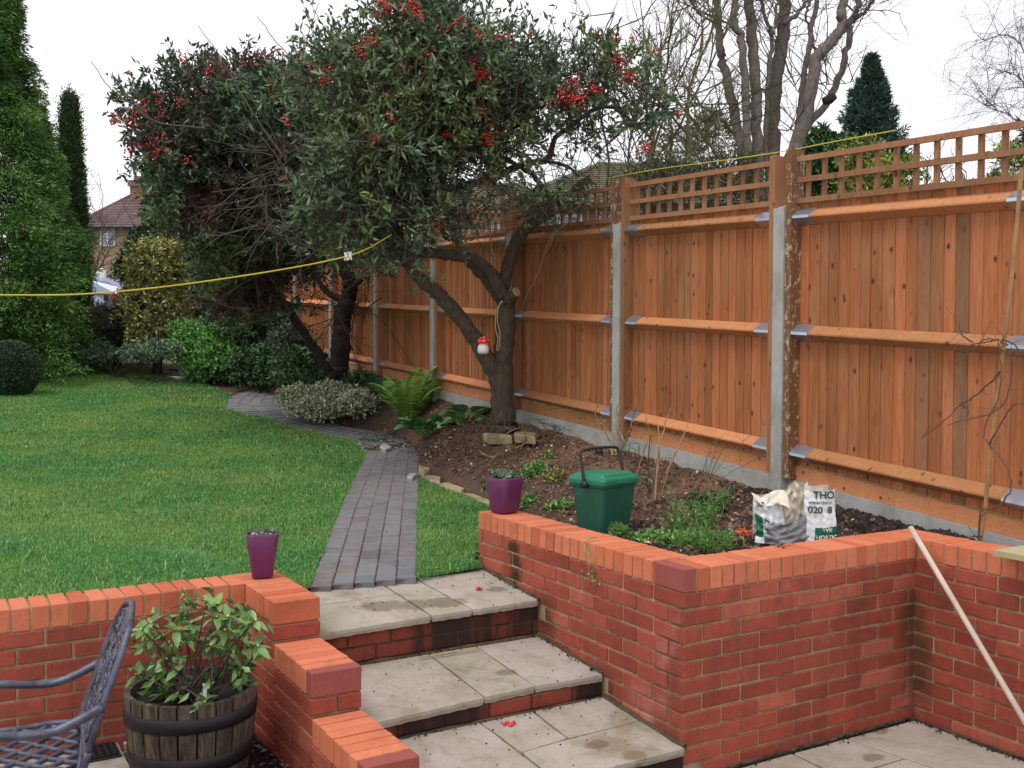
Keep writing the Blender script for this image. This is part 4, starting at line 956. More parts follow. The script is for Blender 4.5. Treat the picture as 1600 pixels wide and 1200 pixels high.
# ================================================================ conifers at the left
def sprays(name, pts, nrm, mat, par, n_leaf=12, L=.2, Wd=.03, droop=.5, fan=.6, sp=.06):
    n = len(pts); P = np.repeat(pts, n_leaf, 0); N = np.repeat(nrm, n_leaf, 0); k = len(P)
    D = unit(N+RNG.normal(size=(k, 3))*fan+np.array([0, 0, -droop])); off = RNG.normal(size=(k, 3))*sp+np.array([0, 0, -.1*min(droop, 0.5)])*np.abs(RNG.normal(size=(k, 1)))
    V, Fc = leaves(P+off, D, L*RNG.uniform(.5, 1.2, k), Wd*RNG.uniform(.6, 1.3, k), fold=.2, curl=.35)
    return link(name, npmesh(name, V, Fc, mat), par, kind='stuff')
def conifer(label, base, H, R0, mat, n, L, Wd, droop, power=.8, shells=.35, lump=.25, group=None, n_leaf=12, fan=.6, z0=.05, name='conifer'):
    t = thing(name, label, 'tree', tuple(base), group=group); mb = MB(); b = np.array(base)
    mb.tube([b+np.array([0, 0, -.2]), b+np.array([0, 0, H*.5]), b+np.array([0, 0, H*.96])], [R0*.10, R0*.06, .01], 8); mb.obj('trunk', M['dark_bark'], t)
    h = RNG.uniform(0, 1, n)**1.15; a = RNG.uniform(0, 2*np.pi, n); prof = np.minimum(1, (1-h)**power*1.0)*np.minimum(1, .75+h*4)
    lm = np.array([mnoise.noise(Vector((math.cos(x)*1.6, math.sin(x)*1.6, y*H*.9))) for x, y in zip(a, h)])
    r = R0*prof*(1+lump*lm*1.6)*RNG.uniform(1-shells, 1, n)
    pts = b+np.stack([np.cos(a)*r, np.sin(a)*r, z0+h*H], 1); nr = np.stack([np.cos(a), np.sin(a), 0*a+.25], 1)
    sprays('foliage', pts, nr, mat, t, n_leaf, L, Wd, droop, fan)
    return t
def gb(px, py, Z=None): p = Gp(px, py) if Z is None else PZ(px, py, Z); return (p[0], p[1], float(lawn_z(p[0], min(p[1], 17.2)))-.02)
def at(px, Z, z=None):
    p = PZ(px, 560, Z); return (p[0], p[1], (float(lawn_z(p[0], min(p[1], 17.2)))-.03) if z is None else z)
conifer('narrow dark columnar conifer against the sky at the left', at(113, 19.5), 4.95, .36, M['dark_cypress'], 7000, .07, .018, -.7, .68, .2, .07, n_leaf=11, fan=.4)
conifer('second narrow columnar conifer, half hidden behind the feathery ones', at(66, 20.5), 4.95, .30, M['dark_cypress'], 3600, .07, .018, -.7, .68, .2, .07, n_leaf=10, fan=.4)
def plume_tree(label, base, H, R0, mat, nf, per, power, flen=.55, Lf=.10, Wf=.02, droop=.55, lump=.3, inner=.62):
    t = thing('conifer', label, 'tree', tuple(base)); mb = MB(); b = np.array(base)
    mb.tube([b-np.array([0, 0, .2]), b+np.array([0, 0, H*.5]), b+np.array([0, 0, H*.96])], [R0*.10, R0*.06, .01], 8); mb.obj('trunk', M['dark_bark'], t)
    h = RNG.uniform(0, 1, nf)**1.15; a = RNG.uniform(0, 2*np.pi, nf); prof = np.maximum(.04, (1-h)**power*np.minimum(1, .8+h*4))
    lm = np.array([mnoise.noise(Vector((math.cos(x)*1.8, math.sin(x)*1.8, y*H*1.1))) for x, y in zip(a, h)])
    r = R0*prof*(1+lump*lm*1.6)*RNG.uniform(inner, 1, nf); dep = RNG.uniform(0, 1, nf)
    out = np.stack([np.cos(a), np.sin(a), 0*a], 1); tang = np.stack([-np.sin(a), np.cos(a), 0*a], 1)
    fl = flen*RNG.uniform(.6, 1.3, nf)*np.minimum(1, .12+prof*1.2); P0 = b+out*np.maximum(0, r-fl*.6)[:, None]+np.array([0, 0, 1.])*(.05+h*H)[:, None]
    tt = RNG.uniform(0, 1, (nf, per)); sw = RNG.normal(size=(nf, per))*(.5*np.sin(tt*2.6+.3)+.06)*fl[:, None]*.5; vz = RNG.normal(size=(nf, per))*.04
    rise = RNG.uniform(.0, .35, nf)[:, None]
    P = P0[:, None]+out[:, None]*(tt*fl[:, None]*.8)[..., None]+tang[:, None]*sw[..., None]+np.array([0, 0, 1.])*((rise*tt-droop*1.6*tt*tt)*fl[:, None]+vz)[..., None]
    D = unit(out[:, None]*.6+tang[:, None]*(sw/fl[:, None]*1.5)[..., None]+np.array([0, 0, 1.])*(rise-droop*2.4*tt)[..., None]+RNG.normal(size=(nf, per, 3))*.32)
    P = P.reshape(-1, 3); D = D.reshape(-1, 3); V, Fc = leaves(P, D, Lf*RNG.uniform(.6, 1.3, len(P)), Wf*RNG.uniform(.7, 1.3, len(P)), curl=.2)
    link('foliage', npmesh('foliage', V, Fc, M[mat] if isinstance(mat, str) else mat), t, kind='stuff'); return t
plume_tree('tall feathery bright green conifer at the left edge of the lawn', at(-25, 16.3), 9.5, 1.85, 'cypress', 4200, 60, 1.15, .55, .085, .020, .22, .42)
plume_tree('feathery bright green conifer behind and right of the tallest one', at(72, 18.5), 4.3, .82, 'cypress', 1300, 50, .7, .42, .085, .020, .22, .4)
plume_tree('dark pointed conifer beyond the fence at the right', at(1355, 27, .5), 8.3, 2.1, 'blue_conifer', 1700, 50, .8, .8, .14, .03, -.1, .5)
# clipped box ball
bb = thing('box_ball', 'clipped round box bush on the left edge of the lawn', 'bush', at(18, 14.3))
n = 16000; d = rnd_dir(n); c = PZ(16, 577, 14.3); rr = .40*(1-RNG.uniform(0, .22, n)**1.5)*(1+.04*vnoise(d[:, 0]*1, d[:, 2], 3))
V, Fc = leaves(c+d*rr[:, None], unit(d+RNG.normal(size=(n, 3))*.6), .032, .018); link('foliage', npmesh('foliage', V, Fc, M['box_leaf']), bb, kind='stuff')
mb = MB(); v, f = balls([c], .34); mb.add(v, [tuple(q) for q in f]); mb.tube([c-np.array([0, 0, .5]), c], .03, 6); mb.obj('stem', M['dark_bark'], bb)
# ---- shrubs
def shrub(name, label, blobs, mat, ntw, per, L, Wd, base, cat='shrub', twig='twig', up=.4, tlen=(.12, .3), inner=.2, group=None, fname='foliage', r=.004, droop=0):
    t = thing(name, label, cat, base, group=group); mb = MB(); b = np.array(base)
    for c, rx, ry, rz, w in blobs:
        for _ in range(7):
            e = np.array(c)+RNG.normal(size=3)*np.array([rx, rx, rz])*.35; mb.tube([b+RNG.normal(size=3)*np.array([.05, .05, 0]), (b+e)/2+RNG.normal(size=3)*.05*rx, e], [r*3, r*2, r], 4, cap=False)
    mb.obj('stems', M[twig], t, kind='stuff')
    crown(fname, M[mat], blobs, ntw, per, L, Wd, M[twig], t, None, up, inner=inner, nt_r=r*.6, tlen=tlen, droop=droop); return t
shrub('variegated_shrub', 'yellow leaved shrub glowing at the far end of the garden beside the dark trees', [blob(248, 430, 38, 42, 17.6, .6), blob(243, 480, 42, 35, 17.6, .6), blob(256, 402, 28, 16, 17.6, .4), blob(248, 520, 38, 24, 17.5, .5)], 'gold_leaf', 1700, 14, .08, .038, at(245, 17.6))
shrub('conifer_shrub', 'low grey green twiggy shrub below the parked car', [blob(178, 510, 40, 26, 17.9, .6), blob(215, 525, 22, 22, 18.7, .5, 700), blob(160, 540, 30, 18, 18.6, .5, 700), blob(185, 540, 40, 14, 18.6, .5, 700)], 'olive_leaf', 1700, 17, .05, .014, at(178, 18.8), up=.6)
shrub('laurel_shrub', 'bright green leafy shrub beside the bend of the brick path', [blob(320, 540, 38, 24, 17.2, .6), blob(350, 563, 38, 22, 17.0, .6), blob(298, 535, 20, 20, 17.3, .5), blob(330, 575, 40, 12, 16.9, .5)], 'fresh_leaf', 1500, 13, .07, .037, at(330, 17.1))
shrub('dark_shrub', 'dark green leafy plants below the dense tree at the bend of the path', [blob(400, 575, 26, 18, 16.2, .5), blob(435, 588, 28, 10, 16.0, .4), blob(470, 580, 30, 18, 14.8, .4), blob(395, 500, 40, 30, 17, .6)], 'deep_leaf', 1100, 13, .09, .045, at(430, 16.2))
shrub('bronze_shrub', 'small bronze leaved shrub against the fence behind the leaning trunk', [blob(455, 540, 22, 14, 15.2, .3)], 'cot_leaf2', 240, 12, .07, .03, at(455, 15.2, .75))
shrub('evergreen_shrub', 'dark evergreen bush between the brick house and the yellow shrub', [blob(228, 405, 12, 36, 21, .6), blob(256, 352, 16, 34, 20.5, .8), blob(205, 428, 9, 12, 21, .4, 150)], 'deep_leaf', 1300, 14, .10, .045, at(225, 21))
shrub('hedge_row', 'mass of dark evergreen hedge behind the berried trees', [blob(330, 400, 50, 80, 20.5, .8), blob(390, 430, 60, 80, 20, .8), blob(340, 490, 50, 45, 19.8, .7)], 'deep_leaf', 1500, 15, .12, .05, at(350, 20))
shrub('ground_plants', 'low ivy and small leaves along the far edge of the lawn', [blob(150, 556, 60, 7, 17.2, .4), blob(225, 552, 35, 8, 16.6, .4), blob(255, 548, 20, 8, 16.2, .3)], 'ivy', 500, 12, .06, .03, at(180, 17), tlen=(.05, .15))
shrub('euonymus', 'mound of cream and green variegated leaves beside the curved brick path', [blob(468, 624, 26, 14, 12.9, .3), blob(515, 620, 28, 15, 12.9, .3), blob(562, 630, 24, 13, 12.6, .28), blob(505, 638, 50, 9, 12.6, .25)], 'euon_leaf', 2100, 13, .036, .022, Gp(510, 648), tlen=(.05, .13), r=.0025)
shrub('ground_plants', 'dark low leaves behind the cream variegated mound', [blob(565, 603, 26, 10, 13.3, .25), blob(600, 612, 16, 8, 12.8, .2), blob(480, 602, 35, 10, 13.8, .3)], 'deep_leaf', 420, 12, .06, .028, PZ(560, 618, 13.3), tlen=(.06, .16))
# ================================================================ instanced single-leaf plants
def leaf_mesh(name, L, W_, mat, cup=.15, curl=.25, seg=5, tipw=1.0):
    vs = []; f = []
    for i in range(seg+1):
        t = i/seg; w = W_/2*math.sin(math.pi*min(1, t**.8*.97+.02))**.8*tipw if 0 < i < seg else .0015; x = L*t; z = -curl*L*t*t
        vs += [(x, -w, z+cup*w), (x, 0, z), (x, w, z+cup*w)]
    for i in range(seg):
        a = i*3; f += [(a, a+3, a+4, a+1), (a+1, a+4, a+5, a+2)]
    mb = MB(); mb.add(vs, f); return mb.mesh(name, mat, True)
def orient(p, d, roll=0, sc=1, up=(0, 0, 1)):
    x = Vector(d).normalized(); u = Vector(up); y = u.cross(x)
    if y.length < 1e-3: y = Vector((0, 1, 0)).cross(x)
    y.normalize(); z = x.cross(y); m = Matrix((x, y, z)).transposed().to_4x4()
    return Matrix.Translation(Vector(p))@m@Matrix.Rotation(roll, 4, 'X')@Matrix.Scale(sc, 4)
# hosta-like leaves
LB = [leaf_mesh('leaf', .20, .15, M['hosta_leaf'], .35, .35) for _ in range(2)]
def rosette(name, label, px, py, Z, wpx, n, meshes, smin, smax, el=(.2, 1.0), spread=1.0, cat='plant'):
    b = Gp(px, py, lambda x, y: float(ground_z(x, y))) if Z is None else PZ(px, py, Z); t = thing(name, label, cat, tuple(b)); st_ = MB()
    for i in range(n):
        a = random.uniform(0, 6.283); r = wpx/F*np.linalg.norm(b-CAM)*math.sqrt(random.random())*spread
        q = np.array(b)+np.array([math.cos(a)*r, math.sin(a)*r*.8, random.uniform(.03, .13)]); el_ = random.uniform(*el)
        d = (math.cos(a)*math.cos(el_), math.sin(a)*math.cos(el_), math.sin(el_)); st_.tube([np.array(b)+np.array([math.cos(a)*r*.5, math.sin(a)*r*.5, -.02]), q], [.006, .004], 4, cap=False)
        link('leaf', random.choice(meshes), t, mat=orient(q, d, random.uniform(-.5, .5), random.uniform(smin, smax)))
    st_.obj('stalk', M['weed'], t); return t
rosette('bergenia', 'clump of big round green leaves at the bend of the path left of the trunk', 676, 678, None, 40, 36, LB, .75, 1.25)
rosette('bergenia', 'smaller clump of dark round leaves just left of the tree trunk', 728, 662, None, 30, 26, LB, .65, 1.0)
# fern
fb = Gp(640, 662, lambda x, y: float(ground_z(x, y))); fn_ = thing('fern', 'tall yellow green fern standing by the fence left of the tree', 'fern', tuple(fb))
def frond(L):
    mb = MB(); n = 22; vs = []
    for i in range(1, n):
        t = i/n; x = L*t; z = L*(.95*t-.55*t*t)-L*.0; w = L*.20*math.sin(math.pi*min(1, (t*.92+.06)))**.7
        for s in (-1, 1):
            k = 6; d = Vector((.45, s, -.25)).normalized(); p = Vector((x*.62, 0, z)); nn = Vector((0, 0, 1))
            a = p; b = p+d*w*.5+Vector((.014, 0, 0))*L*1.8; c = p+d*w; e = p+d*w*.5-Vector((.014, 0, 0))*L*1.8
            mb.add([a, b, c, e], [(0, 1, 2, 3)])
    mb.tube([(L*.62*t, 0, L*(.95*t-.55*t*t)) for t in (0, .2, .4, .6, .8, .98)], [.004, .004, .003, .003, .002, .001], 3, cap=False)
    return mb.mesh('frond', M['fern'])
FR = [frond(.95), frond(1.1)]
for i in range(26):
    a = i*2.4+random.uniform(-.2, .2); s = random.uniform(.5, .9)
    link('frond', FR[i % 2], fn_, mat=Matrix.Translation(Vector(fb)+Vector((math.cos(a)*.03, math.sin(a)*.03, 0)))@Matrix.Rotation(a, 4, 'Z')@Matrix.Rotation(random.uniform(-.75, -.1), 4, 'Y')@Matrix.Scale(s, 4))
mb = MB()
for i in range(26):
    a = random.uniform(0, 6.28); L = random.uniform(.15, .35); mb.tube([fb, fb+np.array([math.cos(a)*L*.6, math.sin(a)*L*.6, .12]), fb+np.array([math.cos(a)*L, math.sin(a)*L, .0])], [.004, .003, .001], 3, cap=False)
mb.obj('dead_fronds', M['litter'], fn_, kind='stuff')
# small rhododendron left of the gap and others
RL = [leaf_mesh('leaf', .085, .028, M['rhodo_leaf'], .2, .2) for _ in range(2)]; DL = [leaf_mesh('leaf', .10, .032, M['hosta_leaf'], .2, .25)]
gz = lambda x, y: float(ground_z(x, y))
def whorl_plant(label, px, py, tips, nl, meshes, name='rhododendron', stem='twig', sc=1, Zd=None):
    b = Gp(px, py, gz) if Zd is None else PZ(px, py, Zd); Z = (b-CAM)@FW; t = thing(name, label, 'plant', tuple(b)); mb = MB()
    for (tx, ty) in tips:
        e = PZ(tx, ty, Z+random.uniform(-.15, .15)); mid = (b+e)/2+RNG.normal(size=3)*.03; mb.tube([b, mid, e], [.006, .005, .003], 4, cap=False)
        for i in range(nl):
            a = i*6.283/nl+random.uniform(-.3, .3); el_ = random.uniform(-.1, .5); link('leaf', random.choice(meshes), t, mat=orient(e, (math.cos(a)*math.cos(el_), math.sin(a)*math.cos(el_), math.sin(el_)), 0, random.uniform(.75, 1.15)*sc))
    mb.obj('stem', M[stem], t); return t
whorl_plant('young rhododendron with dark narrow leaves against the fence right of the trunk', 872, 680, [(850, 662), (868, 664), (888, 668), (880, 672), (895, 674), (842, 656)], 8, DL, sc=.85)
whorl_plant('little leafy sprout at the foot of the tree trunk', 785, 678, [(782, 664), (796, 668), (775, 672), (806, 660)], 6, DL, sc=.6)
whorl_plant('bare rose stem with a few dark leaves behind the green bin', 1018, 775, [(1016, 678), (1040, 716), (1024, 735), (1012, 748)], 4, DL, 'rose_bush', sc=.7)
whorl_plant('dark curled leaves on a stem behind the handle of the bin', 985, 745, [(990, 702), (1000, 695), (985, 690)], 5, DL, 'rose_bush', sc=.7)
# pruned rose stems and bare sticks
def sticks(label, base, lines, mat='dry_stem', r=.007, name='rose_bush', Zo=0, extra=0, gnd=None):
    b = Gp(*base, gnd or gz); Z = (b-CAM)@FW+Zo; t = thing(name, label, 'plant', tuple(b)); mb = MB()
    for L in lines:
        q = [PZ(x, y, min(Z+random.uniform(-.05, .05), FK/(x+60)-.12)) for x, y in L]; n = limb(mb, q, r*random.uniform(.8, 1.1), r*.45, 5, 4, .003)
        for _ in range(extra):
            i = random.randrange(2, len(n)); twigify(mb, n[i], unit(RNG.normal(size=3)+np.array([0, 0, .5])), random.uniform(.04, .12), r*.35, 0)
    mb.obj('stems', M[mat], t); return t
sticks('pruned pale rose stems standing against the concrete post behind the bin', (962, 712), [[(958, 712), (950, 682), (938, 665), (930, 645), (934, 630)], [(966, 712), (975, 690), (985, 668), (992, 640), (994, 618)], [(962, 712), (965, 680), (962, 650), (966, 632)], [(975, 690), (964, 662), (968, 640)], [(938, 665), (946, 655)], [(955, 712), (958, 684), (930, 655)]], extra=2, r=.008)
sticks('bare rose canes behind the right side of the bin', (1022, 785), [[(1020, 785), (1026, 730), (1020, 700), (1012, 665), (1008, 645)], [(1030, 782), (1028, 720), (1040, 660), (1052, 632)], [(1034, 775), (1050, 720), (1078, 655)], [(1024, 780), (1030, 700), (1027, 650)], [(1040, 740), (1058, 702), (1066, 698)], [(995, 740), (1008, 700), (1012, 688)]], extra=2, r=.006)
sticks('low tangle of bare twigs lying over the flat stones', (800, 705), [[(800, 705), (780, 690), (762, 682)], [(805, 700), (830, 690), (852, 690)], [(800, 712), (790, 680), (812, 668), (808, 655)], [(795, 712), (770, 715), (752, 708)], [(812, 705), (820, 680), (815, 664)], [(820, 690), (818, 668), (812, 655)]], r=.006, extra=4, name='bare_twigs')
sticks('wispy broom twigs leaning out of the bed left of the plastic bag', (1100, 770), [[(1098, 770), (1108, 735), (1118, 700), (1122, 690)], [(1098, 770), (1116, 740), (1150, 700), (1210, 650)], [(1100, 770), (1130, 745), (1185, 715)], [(1098, 770), (1100, 730), (1112, 695)], [(1100, 775), (1150, 776), (1195, 790)], [(1102, 770), (1120, 720), (1140, 690)], [(1096, 772), (1104, 745), (1104, 712)]], r=.003, extra=14, name='broom_plant', mat='olive_leaf')
b0 = sticks('bare sapling with crooked twigs tied to a bamboo cane at the right', (1525, 842), [[(1528, 842), (1534, 800), (1560, 790), (1580, 760), (1570, 725), (1545, 695), (1538, 670), (1560, 620), (1564, 575), (1560, 535)], [(1562, 580), (1540, 605), (1515, 625), (1500, 632), (1478, 655), (1440, 685)], [(1545, 695), (1565, 660), (1580, 635), (1600, 630)], [(1560, 530), (1530, 536), (1500, 545), (1450, 546)], [(1562, 545), (1580, 560), (1578, 600), (1560, 640), (1480, 665)], [(1575, 540), (1545, 528), (1515, 552), (1508, 548)], [(1590, 545), (1570, 530), (1560, 540)], [(1500, 630), (1512, 640), (1510, 652)], [(1520, 535), (1502, 522), (1500, 498)], [(1534, 838), (1524, 838), (1522, 842)]], 'twig', .0048, 'sapling', extra=6)
cane = MB(); q0 = Gp(1532, 842, gz); Zc = (q0-CAM)@FW
cane.tube([PZ(x, y, min(Zc, FK/(x+60)-.1)) for x, y in ((1531, 850), (1540, 790), (1546, 720), (1556, 640), (1566, 560), (1578, 460), (1584, 400), (1594, 290), (1596, 262))], .0105, 8); co_ = thing('bamboo_cane', 'tall bamboo cane pushed into the compost at the right edge', 'cane', obj=cane.obj('bamboo_cane', M['cane']))
# weeds
def weed(label, px, py, n, h, w, mat='weed', fine=False, name='weed', group=None):
    b = Gp(px, py, gz); t = thing(name, label, 'weed', tuple(b), group=group); LVs = []; mb = MB()
    for i in range(n):
        a = random.uniform(0, 6.28); r = w*math.sqrt(random.random()); p = np.array([b[0]+math.cos(a)*r, b[1]+math.sin(a)*r*.7, 0]); p[2] = gz(p[0], p[1]); hh = h*random.uniform(.4, 1.1)
        e = p+np.array([random.gauss(0, .3)*hh, random.gauss(0, .3)*hh, hh]); mb.tube([p, (p+e)/2+RNG.normal(size=3)*.01, e], [.0018, .0014, .0008], 3, cap=False)
        k = 16 if fine else 9; tt = RNG.uniform(.25, 1, k)[:, None]; LVs.append((p+(e-p)*tt, unit(RNG.normal(size=(k, 3))+np.array([0, 0, .5]))))
    P = np.concatenate([x for x, y in LVs]); D = np.concatenate([y for x, y in LVs])
    V, Fc = leaves(P, D, (.045 if fine else .032)*RNG.uniform(.6, 1.3, len(P)), .004 if fine else .018); link('foliage', npmesh('foliage', V, Fc, M[mat]), t, kind='stuff'); mb.obj('stems', M[mat], t, kind='stuff')
weed('fluffy pale green fennel at the corner of the brick planter', 1100, 858, 55, .10, .15, fine=True)
weed('taller wispy green weed behind the planter corner', 1078, 838, 45, .24, .14, fine=True)
weed('low carpet of small weeds right of the green bin', 1040, 848, 120, .045, .20)
weed('bright green leafy weed behind the left plum pot', 835, 745, 36, .12, .10)
weed('pale yellowish leaves lying on the soil left of the bin', 866, 752, 24, .09, .10, 'gold_leaf')
weed('small green weeds on the soil beside the plum pot', 822, 790, 26, .06, .09)
weed('small green seedlings against the left side of the bin', 870, 796, 22, .05, .12)
weed('tiny sprout standing alone in the dark soil', 857, 720, 8, .10, .02)
weed('weed growing under the broom twigs', 1105, 800, 40, .14, .13, 'deep_leaf')
weed('green feathery weed leaning on the planter coping by the bin', 968, 842, 20, .07, .06, fine=True)
weed('small weed patch at the left edge of the dug bed', 765, 762, 14, .05, .06)
weed('low leaves scattered at the bend of the path', 590, 690, 20, .05, .16, 'ivy')
# trailing weed over the coping
mb = MB(); q = [np.array((-.004+.02*math.sin(i), .70-.008*i, .11-.022*i)) for i in range(8)]; q = [np.array((.06, .74, .125)), np.array((.0, .72, .125)), np.array((-.012, .71, .09)), np.array((-.014, .68, .05)), np.array((-.013, .66, .0)), np.array((-.02, .655, -.05))]
limb(mb, q, .003, .0015, 4, 4, .002); q2 = [v+np.array([-.004, .03, .012]) for v in q[1:]]; limb(mb, q2, .002, .001, 4, 4, .002)
tv = thing('trailing_weed', 'pale trailing weed hanging over the planter coping', 'weed', tuple(q[0])); mb.obj('stem', M['weed'], tv)
P = np.array([q[-1]+RNG.normal(size=3)*.018 for _ in range(60)]); V, Fc = leaves(P, rnd_dir(60), .02, .007); link('leaves', npmesh('leaves', V, Fc, M['gold_leaf']), tv, kind='stuff')
# orange dead flower
fb2 = Gp(1162, 850, gz); fl = thing('marigold', 'orange wilted flower head beside the plastic bag', 'flower', tuple(fb2)); mb = MB(); Zf = (fb2-CAM)@FW
for (x, y) in ((1158, 830), (1170, 836), (1162, 826)): mb.tube([fb2, PZ(x, y, Zf)], [.003, .002], 4)
mb.obj('stem', M['weed'], fl); P = np.concatenate([PZ(x, y, Zf)+RNG.normal(size=(26, 3))*.010 for (x, y) in ((1156, 830), (1164, 832), (1171, 835))]); V, Fc = leaves(P, rnd_dir(len(P)), .018, .010); link('petals', npmesh('petals', V, Fc, M['orange_petal']), fl, kind='stuff')
P = PZ(1140, 838, Zf)+RNG.normal(size=(50, 3))*.03; V, Fc = leaves(P, rnd_dir(50), .05, .012); link('dead_leaves', npmesh('dead_leaves', V, Fc, M['litter']), fl, kind='stuff')
# ================================================================ stones, litter
def rock(name, label, poly, th, mat='stone', zf=None, cat='stone', group=None, dz=0):
    zf = zf or gz; pts = [Gp(x, y, zf) for x, y in poly]; t = MB(); c = sum(pts)/len(pts); n = len(pts); z = c[2]+dz
    ring = lambda k, h: [(c[0]+(p[0]-c[0])*k+random.gauss(0, .004), c[1]+(p[1]-c[1])*k+random.gauss(0, .004), h+random.gauss(0, .004)) for p in pts]
    vs = ring(1, z-.03)+ring(1.0, z+th*.6)+ring(.88, z+th)+[(c[0], c[1], z+th*1.02)]
    f = [(r*n+i, r*n+(i+1) % n, (r+1)*n+(i+1) % n, (r+1)*n+i) for r in range(2) for i in range(n)]+[(2*n+i, 2*n+(i+1) % n, 3*n) for i in range(n)]
    t.add(vs, f); return thing(name, label, cat, obj=t.obj(name, M[mat]), group=group)
rock('edging_stone', 'pale squarish edging stone at the far end of the stone curve', [(655, 730), (670, 729), (672, 742), (662, 750), (654, 742)], .045)
rock('edging_stone', 'short pale edging stone second in the curve round the bed', [(660, 748), (676, 744), (690, 752), (688, 760), (672, 758)], .035)
rock('edging_stone', 'flat pale edging stone in the middle of the curve round the bed', [(680, 758), (700, 756), (726, 770), (722, 776), (700, 770)], .03)
rock('edging_stone', 'long flat edging stone that runs up behind the plum pot', [(716, 772), (740, 772), (785, 790), (780, 800), (745, 790)], .025)
rock('flat_stone', 'broken pale flagstone lying on the soil in front of the tree', [(754, 686), (790, 682), (800, 694), (765, 702)], .05, dz=.03)
rock('flat_stone', 'second broken flagstone lying right of the first in front of the tree', [(802, 690), (820, 682), (842, 684), (836, 700), (806, 698)], .05, dz=.03)
rock('grey_stone', 'grey rounded stone beside the top of the brick path', [(640, 745), (648, 742), (652, 748), (644, 754), (636, 752)], .035, 'concrete')
rock('grey_stone', 'small grey stone where the path bends', [(596, 697), (606, 698), (612, 706), (602, 709), (594, 704)], .04, 'concrete')
rock('white_slab', 'thin white slab lying at the far edge of the lawn', [(255, 586), (290, 585), (308, 593), (280, 596)], .02, 'white_gloss', cat='slab')
for i, (x, y, w, lab) in enumerate(((330, 588, 14, 'flat grey stone left end of the row under the green shrub'), (352, 590, 10, 'flat stone second from left in the row under the green shrub'), (368, 592, 8, 'square pale stone in the row under the green shrub'), (372, 583, 7, 'small stone stacked above the row under the green shrub'), (282, 574, 26, 'long dark flat stone at the far end of the path'), (320, 577, 14, 'mossy stone beside the long dark stone at the far end'), (395, 597, 10, 'dark stone at the right end of the row by the path'))):
    rock('edging_stone', lab, [(x-w, y-3), (x, y-5), (x+w, y-2), (x+w*.9, y+4), (x-w*.8, y+4)], .08, 'stone' if i in (1, 2, 5) else 'concrete')
for i, (x, y) in enumerate(((690, 685), (610, 672), (560, 664))): pass
def scatter(name, label, fn, n, sz, mat, flat=.5, zf=None, kind='leaf', cat='litter', lift=.006):
    pts = []
    while len(pts) < n:
        p = fn()
        if p is not None and (name != 'x'): pts.append(p)
    P = np.array(pts); P[:, 2] += lift
    if kind == 'leaf':
        D = RNG.normal(size=(n, 3)); D[:, 2] *= .25; V, Fc = leaves(P, unit(D), sz*RNG.uniform(.5, 1.4, n), sz*.5*RNG.uniform(.6, 1.2, n), nrm=np.array([[0, 0, 1.]])+RNG.normal(size=(n, 3))*.35)
    else: V, Fc = balls(P, sz*RNG.uniform(.3, 1.5, n)**1.5); V = V+RNG.normal(size=V.shape)*sz*.22
    return thing(name, label, cat, obj=link(name, npmesh(name, V, Fc, M[mat]), kind='stuff'))
def rnd_bed():
    y = random.uniform(.1, 7); x = random.uniform(-.9, 2.3)
    if (y > 1.84 and x < bed_edge_x(y)+.06) or (y < 1.86 and x < .22) or x > fence_x(y)-.03: return None
    return np.array([x, y, float(bedz(np.array([x]), np.array([y]))[0])])
scatter('soil_clods', 'dark clods and crumbs of soil over the dug bed', rnd_bed, 5200, .009, 'clod', kind='b', cat='soil')
scatter('pebbles', 'small pale pebbles scattered in the dug bed', rnd_bed, 170, .008, 'pebble', kind='b', cat='pebbles')
scatter('leaf_litter', 'brown dead leaves scattered over the dug bed', rnd_bed, 900, .035, 'litter')
def rnd_comp():
    s = random.uniform(-2.6, .2); o = -abs(random.gauss(0, .16))-.02; p = fpt(s, o)
    if p[0] < 1.72: return None
    return np.array([p[0], p[1], float(bedz(np.array([p[0]]), np.array([p[1]]))[0])])
M['comp_clod'] = leafm('compost_clod', lin((30, 25, 24)), lin((56, 46, 42)), None, .95)
scatter('compost', 'crumbly black compost heaped along the foot of the fence at the right', rnd_comp, 3500, .010, 'comp_clod', kind='b', cat='compost')
def far_bed():
    y = random.uniform(5.5, 12); x = bed_edge_x(y)+random.uniform(-.1, 1.6); return np.array([x, y, gz(x, y)])
scatter('leaf_litter', 'dead leaves under the dark trees beside the far path', far_bed, 1500, .05, 'litter')
def on_path():
    t = random.random(); a = lerp_line(PATH_L if random.random() < .6 else OUTW, t); b = lerp_line(PATH_R, t)
    x, y = a+(b-a)*random.random() if np.linalg.norm(a-b) < 1.2 else a+RNG.normal(size=2)*.25; return np.array([x, y, float(lawn_z(x, y))+.015])
scatter('leaf_litter', 'reddish bits of leaf caught in the joints of the brick path', on_path, 260, .018, 'litter')
def on_lawn():
    x = random.uniform(-5, 1.5); y = random.uniform(2.2, 11); return np.array([x, y, float(lawn_z(x, y))+.03]) if inpoly(np.array([x]), np.array([y]), LAWN)[0] else None
scatter('fallen_leaves', 'pale fallen leaves lying here and there on the lawn', on_lawn, 130, .05, 'ivy')
def on_bend():
    p = Gp(random.uniform(560, 650), random.uniform(676, 708)); return p+np.array([0, 0, .02])
scatter('fallen_leaves', 'grey green and pale leaves fallen on the bend of the path', on_bend, 120, .06, 'ivy')
mb = MB(); P = np.array([onz(*p, T3(0, .45)+.012) for p in ((788, 1131), (793, 1129), (800, 1131), (803, 1129), (797, 1132))]); v, f = balls(P, .010); thing(None, 'few red berries dropped on the lowest step', 'berries', obj=link('fallen_berries', npmesh('fallen_berries', v, f, M['berry'], smooth=True)))
